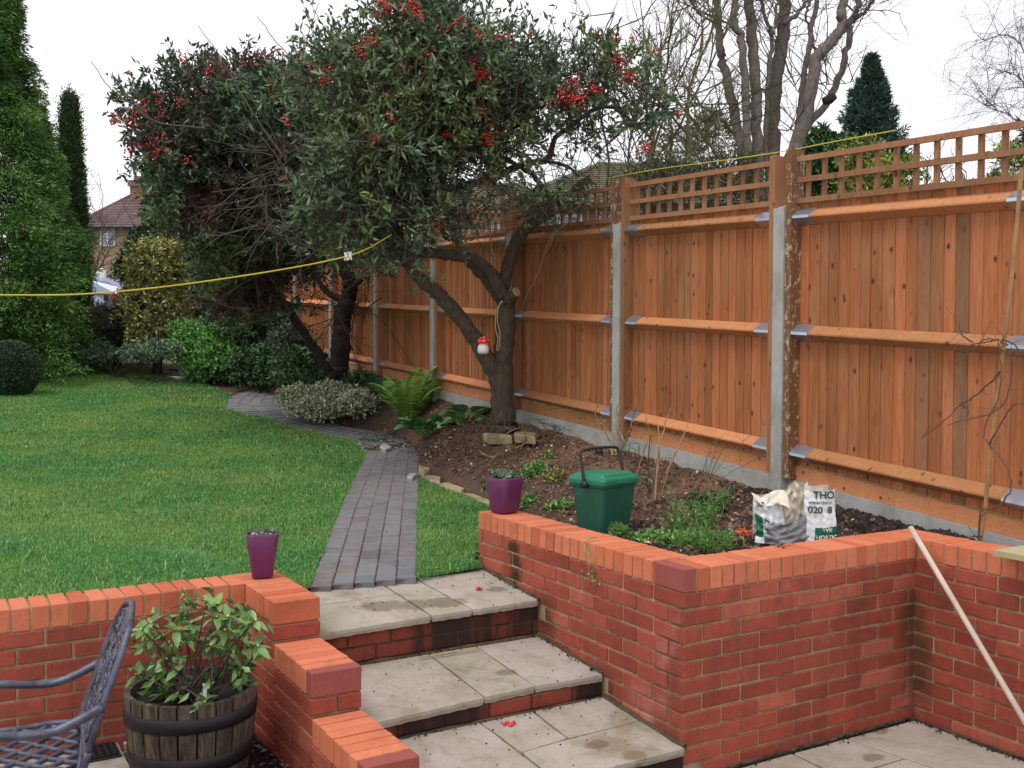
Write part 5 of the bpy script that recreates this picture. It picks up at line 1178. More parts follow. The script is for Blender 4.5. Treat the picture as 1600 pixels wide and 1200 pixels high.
mb = MB(); p = onz(743, 921, T1(0, 1.45)+.006); V, Fc = leaves(np.array([p, p+.003]), np.array([[1, 0, .1], [.8, .5, .1]]), .05, .03, nrm=np.array([[0, 0, 1.], [0, 0, 1.]])); thing(None, 'orange fallen leaf on the top step', 'leaf', obj=link('fallen_leaf', npmesh('fallen_leaf', V, Fc, M['orange_petal'])))
mb = MB(); a = onz(655, 1028, -.452); b = onz(748, 1014, -.452); mb.tube([a, b], .004, 6); thing(None, 'thin dry stick lying along the back of the middle step', 'stick', obj=mb.obj('dry_stick', M['dry_stem']))
def on_cop(): p = onz(1225+random.gauss(0, 10), 853+random.gauss(0, 2), .108); return np.array([p[0], min(max(p[1], .02), .2), .1085])
scatter('dead_leaves', 'crumpled brown leaf bits lying on the coping in front of the plastic bag', on_cop, 14, .022, 'litter', lift=.004)
def on_slabs():
    y = random.uniform(.02, 1.7); x = random.uniform(-1.2, -.03); z = T1(x, y) if y > 1.16 else (T2(x, y) if y > .6 else T3(x, y)); return np.array([x, y, z])
scatter('grit', 'specks of dirt scattered over the sandstone steps', on_slabs, 160, .0028, 'comp_clod', kind='b', cat='dirt', lift=.001)
def crack():
    k = random.random()
    if k < .35: x = random.uniform(-1.2, -.01); y, z = 1.16+random.gauss(0, .012), -.458
    elif k < .7: x = random.uniform(-1.2, -.01); y, z = .57+random.gauss(0, .015), -.615
    elif k < .85: x = -.012-abs(random.gauss(0, .015)); y = random.uniform(.6, 1.15); z = T2(x, y)
    else: x = -.012-abs(random.gauss(0, .015)); y = random.uniform(1.2, 1.8); z = T1(x, y)
    return np.array([x, y, z])
scatter('moss_crumbs', 'dark moss and soil crumbs in the angles of the steps', crack, 500, .0028, 'comp_clod', kind='b', cat='moss')
def pcrack():
    if random.random() < .5: x = random.uniform(.02, 1.47); return np.array([x, -.015-abs(random.gauss(0, .02)), -.80])
    y = random.uniform(-.8, -.01); return np.array([1.465-abs(random.gauss(0, .02)), y, -.80])
scatter('soil_crumbs', 'dark soil collected along the foot of the right hand walls', pcrack, 500, .0032, 'comp_clod', kind='b', cat='soil')
def barrel_soil(): return np.array([random.uniform(-2.05, -1.5), random.uniform(.2, 1.45), -.72])
scatter('leaf_litter', 'dark wet leaves on the ground round the barrel', barrel_soil, 500, .035, 'clod')
# ================================================================ objects
# tapered square ceramic pots
def pot(label, c, w0, w1, h, rotz, group, plant):
    t = thing('plant_pot', label, 'plant pot', tuple(c), (0, 0, rotz), group=group); mb = MB(); n = 24
    def ring(hw, z, k=.78):
        out = []
        for i in range(n):
            a = 2*math.pi*(i+.5)/n; cx, sy = math.cos(a), math.sin(a); p = 9
            r = hw/((abs(cx)**p+abs(sy)**p)**(1/p)); out.append((r*cx, r*sy, z))
        return out
    prof = [(w0*.93, 0), (w0, .006), (w0+(w1-w0)*.5, h*.5), (w1, h-.004), (w1*.985, h), (w1*.86, h), (w1*.84, h-.006), (w1*.80, h-.045)]
    vs = sum([ring(w/2, z) for w, z in prof], [])
    f = [(r*n+i, r*n+(i+1) % n, (r+1)*n+(i+1) % n, (r+1)*n+i) for r in range(len(prof)-1) for i in range(n)]+[tuple(range(n))[::-1]]
    mb.add(vs, f); me = mb.mesh('pot_body', M['purple'], True); o = _link('pot_body', me, t)
    mb = MB(); mb.add(ring(w1*.41, h-.02), [tuple(range(n))]); _link('pot_soil', mb.mesh('pot_soil', M['clod']), t)
    P = RNG.uniform(-1, 1, (plant[0], 3))*np.array([w1*.36, w1*.36, .012])+np.array([0, 0, h+plant[2]]); V, Fc = leaves(P, unit(RNG.normal(size=P.shape)+np.array([0, 0, .6])), plant[1], plant[1]*.5); _link('plant', npmesh('plant', V, Fc, M[plant[3]]), t, kind='stuff')
    return t
p1 = onz(418, 905, -.074+.003)
pot('plum coloured tapered pot with sparse growth, on the stepped wall at the left', (-1.372, 1.545, -.068), .10, .155, .215, R(-16), 'plum tapered pots', (50, .03, -.008, 'ivy'))
pot('plum coloured tapered pot topped with grey succulent, on the planter wall end', (.105, 1.72, .114), .13, .175, .20, R(10), 'plum tapered pots', (380, .026, .012, 'ivy'))
# green caddy
cb = onz(942, 838, -.0); cad = thing('kitchen_caddy', 'dark green plastic food waste caddy with its black handle raised', 'caddy', (cb[0]+.012, cb[1]+.01, .012), (0, 0, R(14.5))); cad.scale = (1.06, 1.06, 1.06)
def rrect(hx, hy, z, r=.02, n=4):
    out = []
    for sx, sy, a0 in ((1, 1, 0), (-1, 1, 90), (-1, -1, 180), (1, -1, 270)):
        for i in range(n+1): a = R(a0+90*i/n); out.append((sx*(hx-r)+r*math.cos(a), sy*(hy-r)+r*math.sin(a), z))
    return out
def loft(mb, rings, mi=0, cap=True):
    n = len(rings[0]); mb.add(sum(rings, []), [(r*n+i, r*n+(i+1) % n, (r+1)*n+(i+1) % n, (r+1)*n+i) for r in range(len(rings)-1) for i in range(n)]+([tuple(range(n))[::-1], tuple((len(rings)-1)*n+i for i in range(n))] if cap else []), mi)
mb = MB(); loft(mb, [rrect(.108, .085, 0), rrect(.112, .089, .01), rrect(.138, .112, .262), rrect(.146, .12, .266), rrect(.147, .121, .288)]); _link('bin_body', mb.mesh('bin_body', M['green_plastic']), cad)
mb = MB(); loft(mb, [rrect(.152, .126, .280), rrect(.154, .128, .300), rrect(.150, .124, .312), rrect(.135, .108, .316), rrect(.128, .10, .330), rrect(.115, .088, .334)]); mb.box((-.05, -.138, .285), (.05, -.120, .305)); _link('lid', mb.mesh('lid', M['green_lid']), cad)
mb = MB(); hp = smooth_line([(-.162, 0, .285), (-.163, .01, .36), (-.158, .03, .43), (-.135, .035, .452), (0, .037, .458), (.135, .035, .452), (.158, .03, .43), (.163, .01, .36), (.162, 0, .285)], 4); mb.tube(hp, .0085, 8)
for s in (-1, 1): mb.tube([(s*.146, 0, .278), (s*.17, 0, .278)], .02, 10)
mb.box((-.02, .025, .425), (.02, .045, .452)); _link('handle', mb.mesh('handle', M['black_plastic'], True), cad)
# plastic compost bag
bgp = onz(1242, 848, .05); ca = math.atan2(_r[1], _r[0]); bag = thing('compost_bag', 'half empty white plastic compost bag with green print, standing behind the brick coping', 'bag', (1.17, .50, .04), (0, 0, ca-.08))
def sheetmesh(fn, nu, nv, name, mats, mif=None):
    V = np.array([fn(i/nu, j/nv) for j in range(nv+1) for i in range(nu+1)]); Fc = np.array([(j*(nu+1)+i, j*(nu+1)+i+1, (j+1)*(nu+1)+i+1, (j+1)*(nu+1)+i) for j in range(nv) for i in range(nu)])
    mi = [mif((i+.5)/nu, (j+.5)/nv) for j in range(nv) for i in range(nu)] if mif else None
    me = npmesh(name, V, Fc, mats, mi=mi, smooth=True); return _link(name, me, bag)
def cr(x, y, s=0, a=.012): return a*mnoise.noise(Vector((x*9+s, y*9, s)))+a*.5*mnoise.noise(Vector((x*23, y*23+s, s)))
k = 1/300.   # one photo pixel here
def left_panel(u, v): x = (-64+46*u)*k+.01*math.sin(v*5); top = (74-10*u-6*math.sin(u*7)); return (x, -.045-.03*math.sin(math.pi*u)+cr(u, v, 1, .02), v*top*k)
sheetmesh(left_panel, 18, 22, 'bag_panel', [M['white_plastic'], M['print_green']], lambda u, v: 1 if u < .22 and .12 < v < .62 else 0)
def left_flap(u, v): x = (-66+54*u)*k; return (x-.01*v, -.08+.05*v-.02*u+cr(u, v, 4, .025), (70+9*v-16*u*(1-v)-5*math.sin(u*6))*k)
sheetmesh(left_flap, 16, 6, 'bag_flap', [M['cream_plastic']])
def mid(u, v): x = (-36+56*u)*k; return (x, -.03+.03*math.cos(u*6)*v+cr(u, v, 7, .035), (6+(72+22*u-8*math.sin(u*9))*v)*k)
sheetmesh(mid, 22, 20, 'bag_film', [M['cream_plastic']])
def front(u, v): x = (-50+72*u)*k; return (x, -.075-.035*math.sin(math.pi*u)+cr(u*.6, v*.6, 9, .022), (40-8*math.sin(u*5))*v*k)
sheetmesh(front, 24, 14, 'bag_front', [M['grey_film']])
def rp(u, v): x = (12+46*u+2*math.sin(v*6)-4*v*(1-u)*0)*k; return (x, -.085-.02*math.sin(math.pi*u)+cr(u, v, 12, .008), (2+(88-6*math.sin(u*3)-4*(1-u))*v)*k)
sheetmesh(rp, 26, 34, 'bag_panel', [M['white_plastic'], M['print_green']], lambda u, v: 1 if u > .28 and v < .32 else 0)
def back(u, v): x = (-62+118*u)*k; return (x, .06+.03*math.sin(math.pi*u)+cr(u, v, 15, .03), (70+20*u)*v*k)
sheetmesh(back, 24, 14, 'bag_back', [M['cream_plastic']])
def side(u, v): return (56*k+cr(u, v, 17, .02)+.01*math.sin(math.pi*u), -.085+.15*u, (86-6*u)*v*k)
sheetmesh(side, 8, 12, 'bag_side', [M['white_plastic']])
def text(s, x, z, size, mat, par, y=-.115, name='lettering', bold=.0, shear=0, yf=None):
    cu = bpy.data.curves.new(name, 'FONT'); cu.body = s; cu.size = size; cu.offset = bold; cu.extrude = .0006; cu.shear = shear
    tmp = bpy.data.objects.new('tmp', cu); COL.objects.link(tmp); bpy.context.view_layer.update()
    me = bpy.data.meshes.new_from_object(tmp.evaluated_get(bpy.context.evaluated_depsgraph_get())); bpy.data.objects.remove(tmp)
    me.name = name; me.materials.clear(); me.materials.append(M[mat])
    n = len(me.vertices); co = np.zeros(n*3, np.float32); me.vertices.foreach_get('co', co); co = co.reshape(-1, 3)
    X = x+co[:, 0]; Zz = z+co[:, 1]; Yo = np.array([yf(a, b) for a, b in zip(X, Zz)])-.0075-co[:, 2]
    me.vertices.foreach_set('co', np.stack([X, Yo, Zz], 1).astype(np.float32).ravel()); me.update(); return _link(name, me, par)
def rpy(x, z): u = np.clip((x/k-12)/46, 0, 1); v = np.clip((z/k-2)/86, 0, 1); return rp(u, v)[1]
text('THO', 22*k, 74*k, .052, 'print_dark', bag, bold=.0014, yf=rpy); text('www.thom', 15*k, 65*k, .027, 'print_dark', bag, yf=rpy); text('020  8', 15*k, 51*k, .048, 'print_dark', bag, bold=.001, yf=rpy)
text('Wit', 37*k, 22*k, .032, 'white_gloss', bag, bold=.0006, yf=rpy); text('HORTIC', 27*k, 10*k, .030, 'white_gloss', bag, bold=.0006, yf=rpy)
def lpy(x, z): u = np.clip((x/k+64)/46, 0, 1); v = np.clip(z/k/70, 0, 1); return left_panel(u, v)[1]-.004
text('83', -63*k, 58*k, .040, 'print_dark', bag, yf=lpy)
# white pole leaning in the wall corner
A = onz(1431, 838, .128); Bq = onx(1600, 1125, 1.36); dv = unit(Bq-A); tb = (-.80-A[2])/dv[2]
mb = MB(); p0 = onz(1424.5, 826, .165); tip = A-dv*.055; mb.tube([tip, A+dv*tb*.5, A+dv*tb], .0135, 12); thing(None, 'long pale pole leaning against the inner corner of the brick walls', 'pole', obj=mb.obj('leaning_pole', M['pole'], None, True))
# plank lying over the wall at the right edge
mb = MB(); a = onx(1566, 863, 1.50); mb.box((1.40, a[1]-.75, .116), (1.78, a[1]-.02, .142)); thing(None, 'weathered plank lying across the coping at the right edge', 'plank', obj=mb.obj('wooden_plank', M['plank']))
# toadstool
tz = PZ(755, 541, 8.95); ts = thing('toadstool_ornament', 'white and red toadstool ornament hanging on the leaning limb of the tree', 'ornament', tuple(tz))
mb = MB(); mb.lathe([(.028, -.068), (.044, -.062), (.052, -.04), (.05, -.01), (.038, .02), (.026, .035)], 18, org=tz); mb.obj('stalk', M['white_gloss'], ts, True)
mb = MB(); mb.lathe([(.05, .024), (.060, .028), (.056, .046), (.042, .068), (.022, .080), (.002, .084)], 18, org=tz); mb.obj('cap', M['red_gloss'], ts, True)
mb = MB(); S_ = [tz+np.array(v) for v in ((-.02, -.05, .045), (.03, -.035, .055), (-.045, -.02, .05), (0, -.02, .078), (.045, -.01, .04))]; v, f = balls(S_, .007); mb.add(v, [tuple(q) for q in f]); mb.obj('spot', M['white_gloss'], ts)
mb = MB(); mb.tube([tz+np.array([0, 0, .08]), tz+np.array([0, .05, .2])], .0015, 4); mb.obj('hanging_wire', M['hoop'], ts)
mb = MB(); q = [PZ(x, y, 9.04) for x, y in ((784, 470), (776, 485), (774, 510), (778, 530), (776, 546), (780, 543), (781, 520), (777, 500), (779, 480), (786, 470))]; limb(mb, q, .004, .004, 5, 4); thing(None, 'loop of straw coloured string hanging on the tree trunk', 'string', obj=mb.obj('string_loop', M['string']))
# washing line, pegs, second line along the fence
ln = [(-90, 460, 5.6), (0, 461, 6.0), (120, 460, 6.4), (240, 450, 6.9), (360, 434, 7.4), (470, 416, 7.8), (540, 401, 8.1), (575, 388, 8.3), (611, 367, 8.5)]
mb = MB(); limb(mb, pline(ln, 7), .0055, .0055, 6, 5); thing(None, 'yellow washing line sagging across the lawn to the tree', 'washing line', obj=mb.obj('washing_line', M['yellow_line']))
for i, (x, y, lb) in enumerate(((540.5, 400, 'white clothes peg clipped on the washing line, left one'), (547, 399, 'white clothes peg clipped on the washing line, right one'))):
    t = thing('clothes_peg', lb, 'peg', tuple(PZ(x, y, 8.1)), group='clothes pegs on the line'); p = PZ(x, y, 8.1)
    for s in (-1, 1):
        mb = MB(); q = p+RT*.005*s; mb.tube([q+UP*.03+RT*.004*s, q-UP*.0, q-UP*.036+RT*.006*s], .0055, 5); mb.obj('peg_leg', M['white_plastic'], t)
mb = MB(); limb(mb, pline([(940, 280, 8.8), (1030, 264, 8.0), (1120, 252, 7.4), (1216, 238, 6.75), (1300, 222, 6.4), (1398, 204, 6.0)], 7), .0035, .0035, 5, 5); thing(None, 'thin yellow line stretched along the top of the fence', 'line', obj=mb.obj('plastic_line', M['yellow_line']))
# ---------------------------------------------------------------- half barrel with rhododendron
bc = np.array([-1.86, .92, -.722]); ba = thing('half_barrel', 'weathered oak half barrel with dark iron hoops standing beside the stepped wall', 'planter', tuple(bc))
HB = .37; prof = lambda t: .205+.052*math.sin(math.pi*(.12+.42*t))/math.sin(math.pi*.54)+.006*t
ns = 22
for i in range(ns):
    a0 = 2*math.pi*i/ns+.004/.25; a1 = 2*math.pi*(i+1)/ns-.004/.25; mb = MB(); rg = []
    hh = HB+random.gauss(0, .002)
    for t in np.linspace(0, 1, 7):
        r = prof(t); ri = r-.024; rg.append([(r*math.cos(a0), r*math.sin(a0), t*hh), (r*1.002*math.cos((a0+a1)/2), r*1.002*math.sin((a0+a1)/2), t*hh), (r*math.cos(a1), r*math.sin(a1), t*hh), (ri*math.cos(a1), ri*math.sin(a1), t*hh), (ri*math.cos(a0), ri*math.sin(a0), t*hh)])
    loft(mb, rg); _link('stave', mb.mesh('stave', M['stave']), ba)
for t0, t1 in ((.24, .42), (.70, .86)):
    mb = MB(); mb.lathe([(prof(t0)+.001, t0*HB), (prof(t0)+.004, t0*HB), (prof((t0+t1)/2)+.005, (t0+t1)/2*HB), (prof(t1)+.004, t1*HB), (prof(t1)+.001, t1*HB)], 44); _link('hoop', mb.mesh('hoop', M['hoop'], True), ba)
mb = MB(); mb.lathe([(.19, .01), (.225, .30)], 24)
for _ in range(40): pass
_link('barrel_soil', mb.mesh('barrel_soil', M['comp_clod']), ba)
V, Fc = balls(np.stack([RNG.uniform(-.16, .16, 500), RNG.uniform(-.16, .16, 500), np.full(500, .302)], 1), RNG.uniform(.004, .014, 500)); _link('soil_crumbs', npmesh('soil_crumbs', V, Fc, M['comp_clod']), ba, kind='stuff')
rh = thing('rhododendron', 'rhododendron bush with yellow buds planted in the oak half barrel', 'shrub', (bc[0], bc[1], bc[2]+.3)); c0 = bc+np.array([0, 0, .30]); mb = MB(); bud = MB()
Zb = (c0-CAM)@FW
RLs = [leaf_mesh('leaf', .08, .035, M['rhodo_leaf'], .2, c_) for c_ in (.15, .35)]
tips = [(222, 985), (238, 975), (228, 1010), (235, 1050), (248, 1058), (262, 1040), (255, 1012), (280, 965), (292, 945), (275, 985), (322, 940), (340, 945), (355, 965), (372, 962), (385, 975), (398, 970), (350, 985), (365, 990), (330, 990), (312, 1000), (395, 1015), (385, 1030), (402, 1010), (362, 1020), (345, 1018), (330, 1010), (255, 1085), (240, 1088), (280, 1085), (312, 1068), (325, 1060), (310, 1090), (372, 1055), (365, 1062), (380, 1062), (275, 1050), (265, 1028), (240, 1000), (358, 1040), (215, 1055), (300, 975), (338, 965), (292, 1000), (270, 1070), (345, 1000), (318, 1095)]
nleaf = 0
for (x, y) in tips:
    e = PZ(x, y, Zb+random.uniform(-.22, .2)); bse = c0+np.array([random.gauss(0, .03), random.gauss(0, .03), -.01]); mid_ = bse*.45+e*.55+RNG.normal(size=3)*.03-np.array([0, 0, .02])
    limb(mb, [bse, bse*.7+mid_*.3+RNG.normal(size=3)*.015, mid_, e], .0062, .0028, 5, 4, .002); dd = unit(e-mid_)
    v, f = balls([e+dd*.008], .006); bud.add(v, [tuple(q) for q in f])
    nl = random.randint(5, 7); ax = Vector(dd); bx = ax.cross(Vector((0, 0, 1))); bx = bx.normalized() if bx.length > .01 else Vector((1, 0, 0)); by = ax.cross(bx)
    for i in range(nl):
        if nleaf >= 296: break
        a = i*6.283/nl+random.uniform(-.3, .3); d_ = bx*math.cos(a)+by*math.sin(a)+ax*random.uniform(.0, .7); d_.z -= .05
        link('leaf', random.choice(RLs), rh, mat=orient(e, d_, random.uniform(-.4, .4), random.uniform(.6, .98))); nleaf += 1
xe = np.array([PZ(*random.choice(tips), Zb+random.uniform(-.2, .2))+RNG.normal(size=3)*np.array([.03, .03, .025]) for _ in range(300)])
V, Fc = leaves(xe, unit(RNG.normal(size=(300, 3))+np.array([0, 0, .1])),   .062*RNG.uniform(.6, 1.1, 300), .025, fold=.12); m2 = leafm('rhododendron_leaf', lin((74, 110, 56)), lin((112, 146, 80)), None, .4); link('small_leaves', npmesh('small_leaves', V, Fc, m2), rh, kind='stuff')
mb.obj('stems', M['twig'], rh); bud.obj('buds', M['yellow_bud'], rh, kind='stuff')
tg = MB(); a = PZ(318, 1068, Zb-.16); tg.tube([a, a-UP*.045+RT*.004], [.004, .003], 4); 
b_ = [a+RT*.0-UP*0, a+RT*.016-UP*.004, a+RT*.012-UP*.062, a-RT*.002-UP*.06]; tg.add([q+FW*.001 for q in b_]+[q-FW*.001 for q in b_], [(0, 1, 2, 3), (7, 6, 5, 4), (0, 3, 7, 4), (1, 5, 6, 2)]); thing(None, 'white plant tag hanging on the rhododendron in the barrel', 'tag', obj=tg.obj('plant_tag', M['tag']))
# ---------------------------------------------------------------- cast aluminium chair
rh_ = np.array([math.cos(YAW), -math.sin(YAW), 0]); fh = np.array([math.sin(YAW), math.cos(YAW), 0])
def cpt(rx, fy, z): return np.array([CAM[0], CAM[1], 0])+rh_*rx+fh*fy+np.array([0, 0, z])
ew = unit(-.40*rh_+.915*fh); ef = unit(-.915*rh_-.40*fh); o0 = cpt(-1.50, 3.47, 0)   # middle of the seat's back edge
SZ = -.335
def C(w, f, z): return o0+ew*w+ef*f+np.array([0, 0, z])      # w across (far +), f forward (left in the photo), z world
ch = thing('garden_chair', 'ornate grey cast aluminium garden chair cut off by the left edge', 'chair', tuple(C(0, .22, -.722))); al = M['aluminium']
hw = .245
mb = MB(); fr = [C(w, f, SZ) for w, f in [(-hw, .0), (-hw-.01, .2), (-hw, .40), (-.15, .46), (0, .475), (.15, .46), (hw, .40), (hw+.01, .2), (hw, .0), (0, -.015), (-hw, 0)]]; limb(mb, fr, .011, .011, 8, 4)
mb.obj('seat_frame', al, ch, True)
# perforated seat: diamond lattice of curved bars
mb = MB(); 
def seatz(w, f): return SZ-.012*(1-(w/hw)**2)
import itertools
for sgn in (1, -1):
    for i in range(-7, 11):
        pts = []
        for j in range(0, 41):
            f_ = .012*j; w_ = sgn*(f_*1.0-.24)+i*.098
            wm = hw-.004 if f_ < .40 else hw*(1-((f_-.40)/.075)**2*.6) if f_ < .47 else 0
            if abs(w_) <= wm: pts.append(C(w_+.004*math.sin(j*1.6), f_, seatz(w_, f_)))
        if len(pts) > 3:
            mb.tube(pts, .0095, 6, cap=False)
mb.obj('seat_lattice', al, ch, True)
# back: hooped frame leaning right with scroll work
def Bk(w, h):  # h 0..1
    z = SZ+.02+h*.45; f = -.015-.13*h-.03*h*h; return C(w, f, z)
hoop = [(-hw, -.1), (-hw-.004, .2), (-hw+.0, .5), (-hw+.02, .75), (-.17, .92), (-.09, .985), (0, 1.02), (.09, .985), (.17, .92), (hw-.02, .75), (hw, .5), (hw+.004, .2), (hw, -.1)]
mb = MB(); limb(mb, [Bk(w, h) for w, h in hoop], .0115, .0115, 8, 5); limb(mb, [Bk(w*.86, .07+h*.88) for w, h in hoop], .008, .008, 6, 5); limb(mb, [Bk(-hw, .06), Bk(0, .04), Bk(hw, .06)], .011, .011, 6, 4); mb.obj('back_frame', al, ch, True)
mb = MB()
for s in (-1, 1):
    for (cx, cy, r0, tw) in ((.11, .25, .085, 1), (.10, .50, .08, -1), (.12, .74, .06, 1), (.045, .88, .045, -1)):
        pts = [Bk(s*(cx+r0*(1-.65*t)*math.cos(tw*t*8.5)), cy+2*r0*(1-.65*t)*math.sin(tw*t*8.5)) for t in np.linspace(0, 1, 26)]; mb.tube(pts, .0068, 5)
for w in (-.03, .03): limb(mb, [Bk(w, .05), Bk(w*2.2, .3), Bk(w*.4, .5), Bk(w*2.4, .7), Bk(w*.5, .97)], .007, .007, 5, 6)
for h in np.linspace(.1, .9, 9):
    for w in (-.1, -.05, 0, .05, .1): 
        if random.random() < .8: pts = [Bk(w+.02*math.cos(a), h+.035*math.sin(a)) for a in np.linspace(0, 6.28, 9)]; mb.tube(pts, .005, 4, cap=False)
mb.obj('back_scrollwork', al, ch, True)
for w in (-1, 1):
    mb = MB(); W_ = w*(hw+.012)
    limb(mb, [Bk(W_, .42), C(W_, .00, SZ+.175), C(W_*1.02, .08, SZ+.150), C(W_*1.04, .18, SZ+.155), C(W_*1.04, .28, SZ+.168), C(W_*1.03, .36, SZ+.155), C(W_*1.02, .43, SZ+.12), C(W_, .455, SZ+.085), C(W_, .44, SZ+.06), C(W_, .415, SZ+.072)], .0155, .012, 8, 5); mb.obj('armrest', al, ch, True)
    mb = MB(); limb(mb, [C(W_, .40, SZ+.15), C(W_, .43, SZ+.08), C(W_, .40, SZ)], .010, .010, 6, 4); limb(mb, [C(W_, .40, SZ), C(W_, .43, SZ-.14), C(W_, .41, SZ-.28), C(W_, .46, -.722)], .014, .012, 8, 5); mb.obj('leg', al, ch, True)
    mb = MB(); limb(mb, [Bk(W_*.99, .1), C(W_, 0, SZ-.05), C(W_, -.02, SZ-.2), C(W_, -.09, -.722)], .014, .012, 8, 5); mb.obj('leg', al, ch, True)
# ================================================================ background beyond the fence
bt_ = thing('bare_tree', 'large leafless tree with many upright grey trunks behind the fence', 'tree', tuple(PZ(1215, 420, 15.5)))
z7 = lambda L: [(1000+x/2.667, y/2.667) for x, y in L]
TR = [([(445, 900), (430, 640), (385, 430), (350, 270), (335, 180), (325, 60), (318, -120)], 50, 26), ([(455, 800), (450, 640), (438, 400), (425, 170), (392, 90), (400, 0), (410, -120)], 36, 28), ([(490, 850), (490, 660), (482, 400), (470, 200), (455, 0), (450, -150)], 50, 42), ([(545, 850), (550, 640), (560, 420), (590, 180), (603, 60), (600, -150)], 64, 48),
      ([(520, 700), (525, 500), (540, 280), (548, 150), (520, 60), (490, -60)], 22, 14), ([(630, 800), (645, 620), (700, 450), (735, 250), (800, 170), (848, 100), (838, 50), (860, -60)], 62, 34), ([(640, 620), (672, 400), (705, 200), (718, 80), (755, -60)], 28, 18), ([(670, 600), (700, 520), (790, 415), (855, 240), (876, 110), (900, 50), (915, -60)], 34, 22), ([(735, 240), (715, 140), (690, 60), (720, -40)], 14, 9), ([(870, 100), (930, 50), (990, -20)], 20, 12), ([(600, 100), (660, 50), (720, -30)], 22, 12), ([(548, 150), (570, 60), (580, -40)], 16, 12), ([(430, 170), (350, 90), (240, 40), (180, -40)], 12, 6), ([(575, 540), (650, 545), (740, 555)], 6, 3), ([(740, 345), (800, 350), (890, 340)], 6, 3), ([(610, 270), (640, 340), (665, 390)], 7, 4), ([(320, 100), (250, 60), (200, -20)], 12, 6)]
mb = MB(); tw = MB()
for L, w0, w1 in TR:
    kk = 15.5/F/2.667/2; q = limb(mb, [PZ(x, y, 15.5+random.uniform(-.25, .25)*0+.3*math.sin(w0)) for x, y in z7(L)], w0*kk, w1*kk, 9, 6, .012)
    for _ in range(7):
        i = random.randrange(len(q)//3, len(q)); twigify(tw, q[i], unit(RT*random.choice((-1, 1))*random.uniform(.4, 1)+UP*.8+RNG.normal(size=3)*.3), random.uniform(.4, 1.1), .010, 2, .5, .1)
mb.v and mb.obj('trunk', M['pale_bark'], bt_, True); tw.obj('twigs', M['twig'], bt_, kind='stuff')
p = PZ(1297, 155, 15.2); mb = MB(); mb.tube([p-RT*.10-UP*.03, p, p+RT*.07+UP*.05], [.06, .075, .055], 8); mb.obj('sawn_stub', M['dark_bark'], bt_)
def bare(label, base, Z, lines, rpx, mat, n, tl, group=None, name='bare_tree', depth=2, spread=.6, up=.15, tr=.012):
    t = thing(name, label, 'tree', tuple(PZ(*base, Z)), group=group); mb = MB(); tw = MB()
    for L in lines:
        q = limb(mb, [PZ(x, y, Z+random.uniform(-.3, .3)) for x, y in L], rpx*Z/F, rpx*.35*Z/F, 6, 6, .015)
        for _ in range(n):
            i = random.randrange(2, len(q)); twigify(tw, q[i], unit(RNG.normal(size=3)+UP*.6+(q[min(i+1, len(q)-1)]-q[i-1])*2), random.uniform(.5, 1)*tl, tr, depth, spread, up)
    mb.obj('trunk', M[mat], t, True); tw.obj('twigs', M['twig' if mat != 'green_bark' else 'green_bark'], t, kind='stuff')
bare('mossy thin trunked tree in leafless tangle left of the large bare tree', (1045, 420), 13.5, [[(1052, 420), (1050, 260), (1045, 180), (1030, 120), (1040, 60)], [(1080, 420), (1078, 260), (1075, 150), (1095, 80), (1100, 0)], [(1145, 280), (1100, 215), (1060, 160), (1010, 130), (980, 110)], [(1120, 290), (1095, 250), (1050, 180), (1000, 150)], [(1000, 290), (1020, 220), (1038, 120), (1050, 20)], [(985, 330), (1010, 270), (1060, 200), (1130, 60)], [(1150, 210), (1115, 175), (1075, 160)]], 3.4, 'green_bark', 15, 1.0)
bare('leafless twiggy tree behind the berried crown', (950, 420), 15, [[(940, 420), (950, 250), (930, 120), (960, 20)], [(970, 420), (985, 220), (1010, 100), (1000, 0)], [(1005, 420), (1020, 240), (1080, 80), (1120, 20)]], 2.4, 'twig', 15, 1.1)
bare('weeping leafless birch at the right edge of the sky', (1640, 420), 22, [[(1660, 420), (1640, 260), (1625, 100), (1630, -30)], [(1640, 260), (1590, 190), (1540, 165)], [(1630, 180), (1590, 120), (1560, 110)], [(1635, 150), (1585, 60), (1535, 62)], [(1640, 300), (1600, 240), (1565, 235)]], 1.6, 'birch_twig', 28, 1.3, up=-.25, tr=.007, depth=2)
bare('small leafless shrub tops showing through the trellis', (1480, 420), 17, [[(1480, 420), (1475, 310), (1470, 262)], [(1500, 420), (1505, 320), (1510, 270)], [(1455, 420), (1450, 310), (1440, 268)]], 1.6, 'twig', 8, .5, name='bare_shrub')
bare('bare garden tree in front of the distant brick house', (158, 445), 30, [[(150, 450), (152, 410), (160, 380), (158, 340)], [(150, 430), (165, 400), (180, 370)], [(150, 430), (143, 390), (140, 350)]], 1.5, 'twig', 10, 1.2)
conifer('spreading dark conifer whose branch tip enters at the top right corner', at(1735, 24, .5), 14, 2.2, M['dark_cypress'], 5200, .35, .06, .2, .6, .3, .3, n_leaf=9)
shrub('evergreen_shrub', 'green shrubs showing through the trellis right of the big tree', [blob(1282, 255, 26, 40, 19, .6), blob(1285, 300, 45, 45, 19, .6), blob(1305, 240, 14, 20, 19, .4)], 'deep_leaf', 700, 14, .12, .05, at(1285, 19, .7))
shrub('golden_shrub', 'yellow green shrub showing through the trellis below the pointed conifer', [blob(1345, 275, 30, 50, 18, .6), blob(1395, 290, 32, 35, 18, .6), blob(1365, 330, 50, 40, 18, .5)], 'yellow_green_leaf', 750, 12, .10, .045, at(1365, 18, .7))
shrub('golden_shrub', 'small yellow green bush behind the trellis at the right edge', [blob(1585, 262, 22, 24, 16, .4), blob(1560, 330, 40, 40, 16, .4)], 'yellow_green_leaf', 300, 12, .09, .04, at(1580, 16, .7))
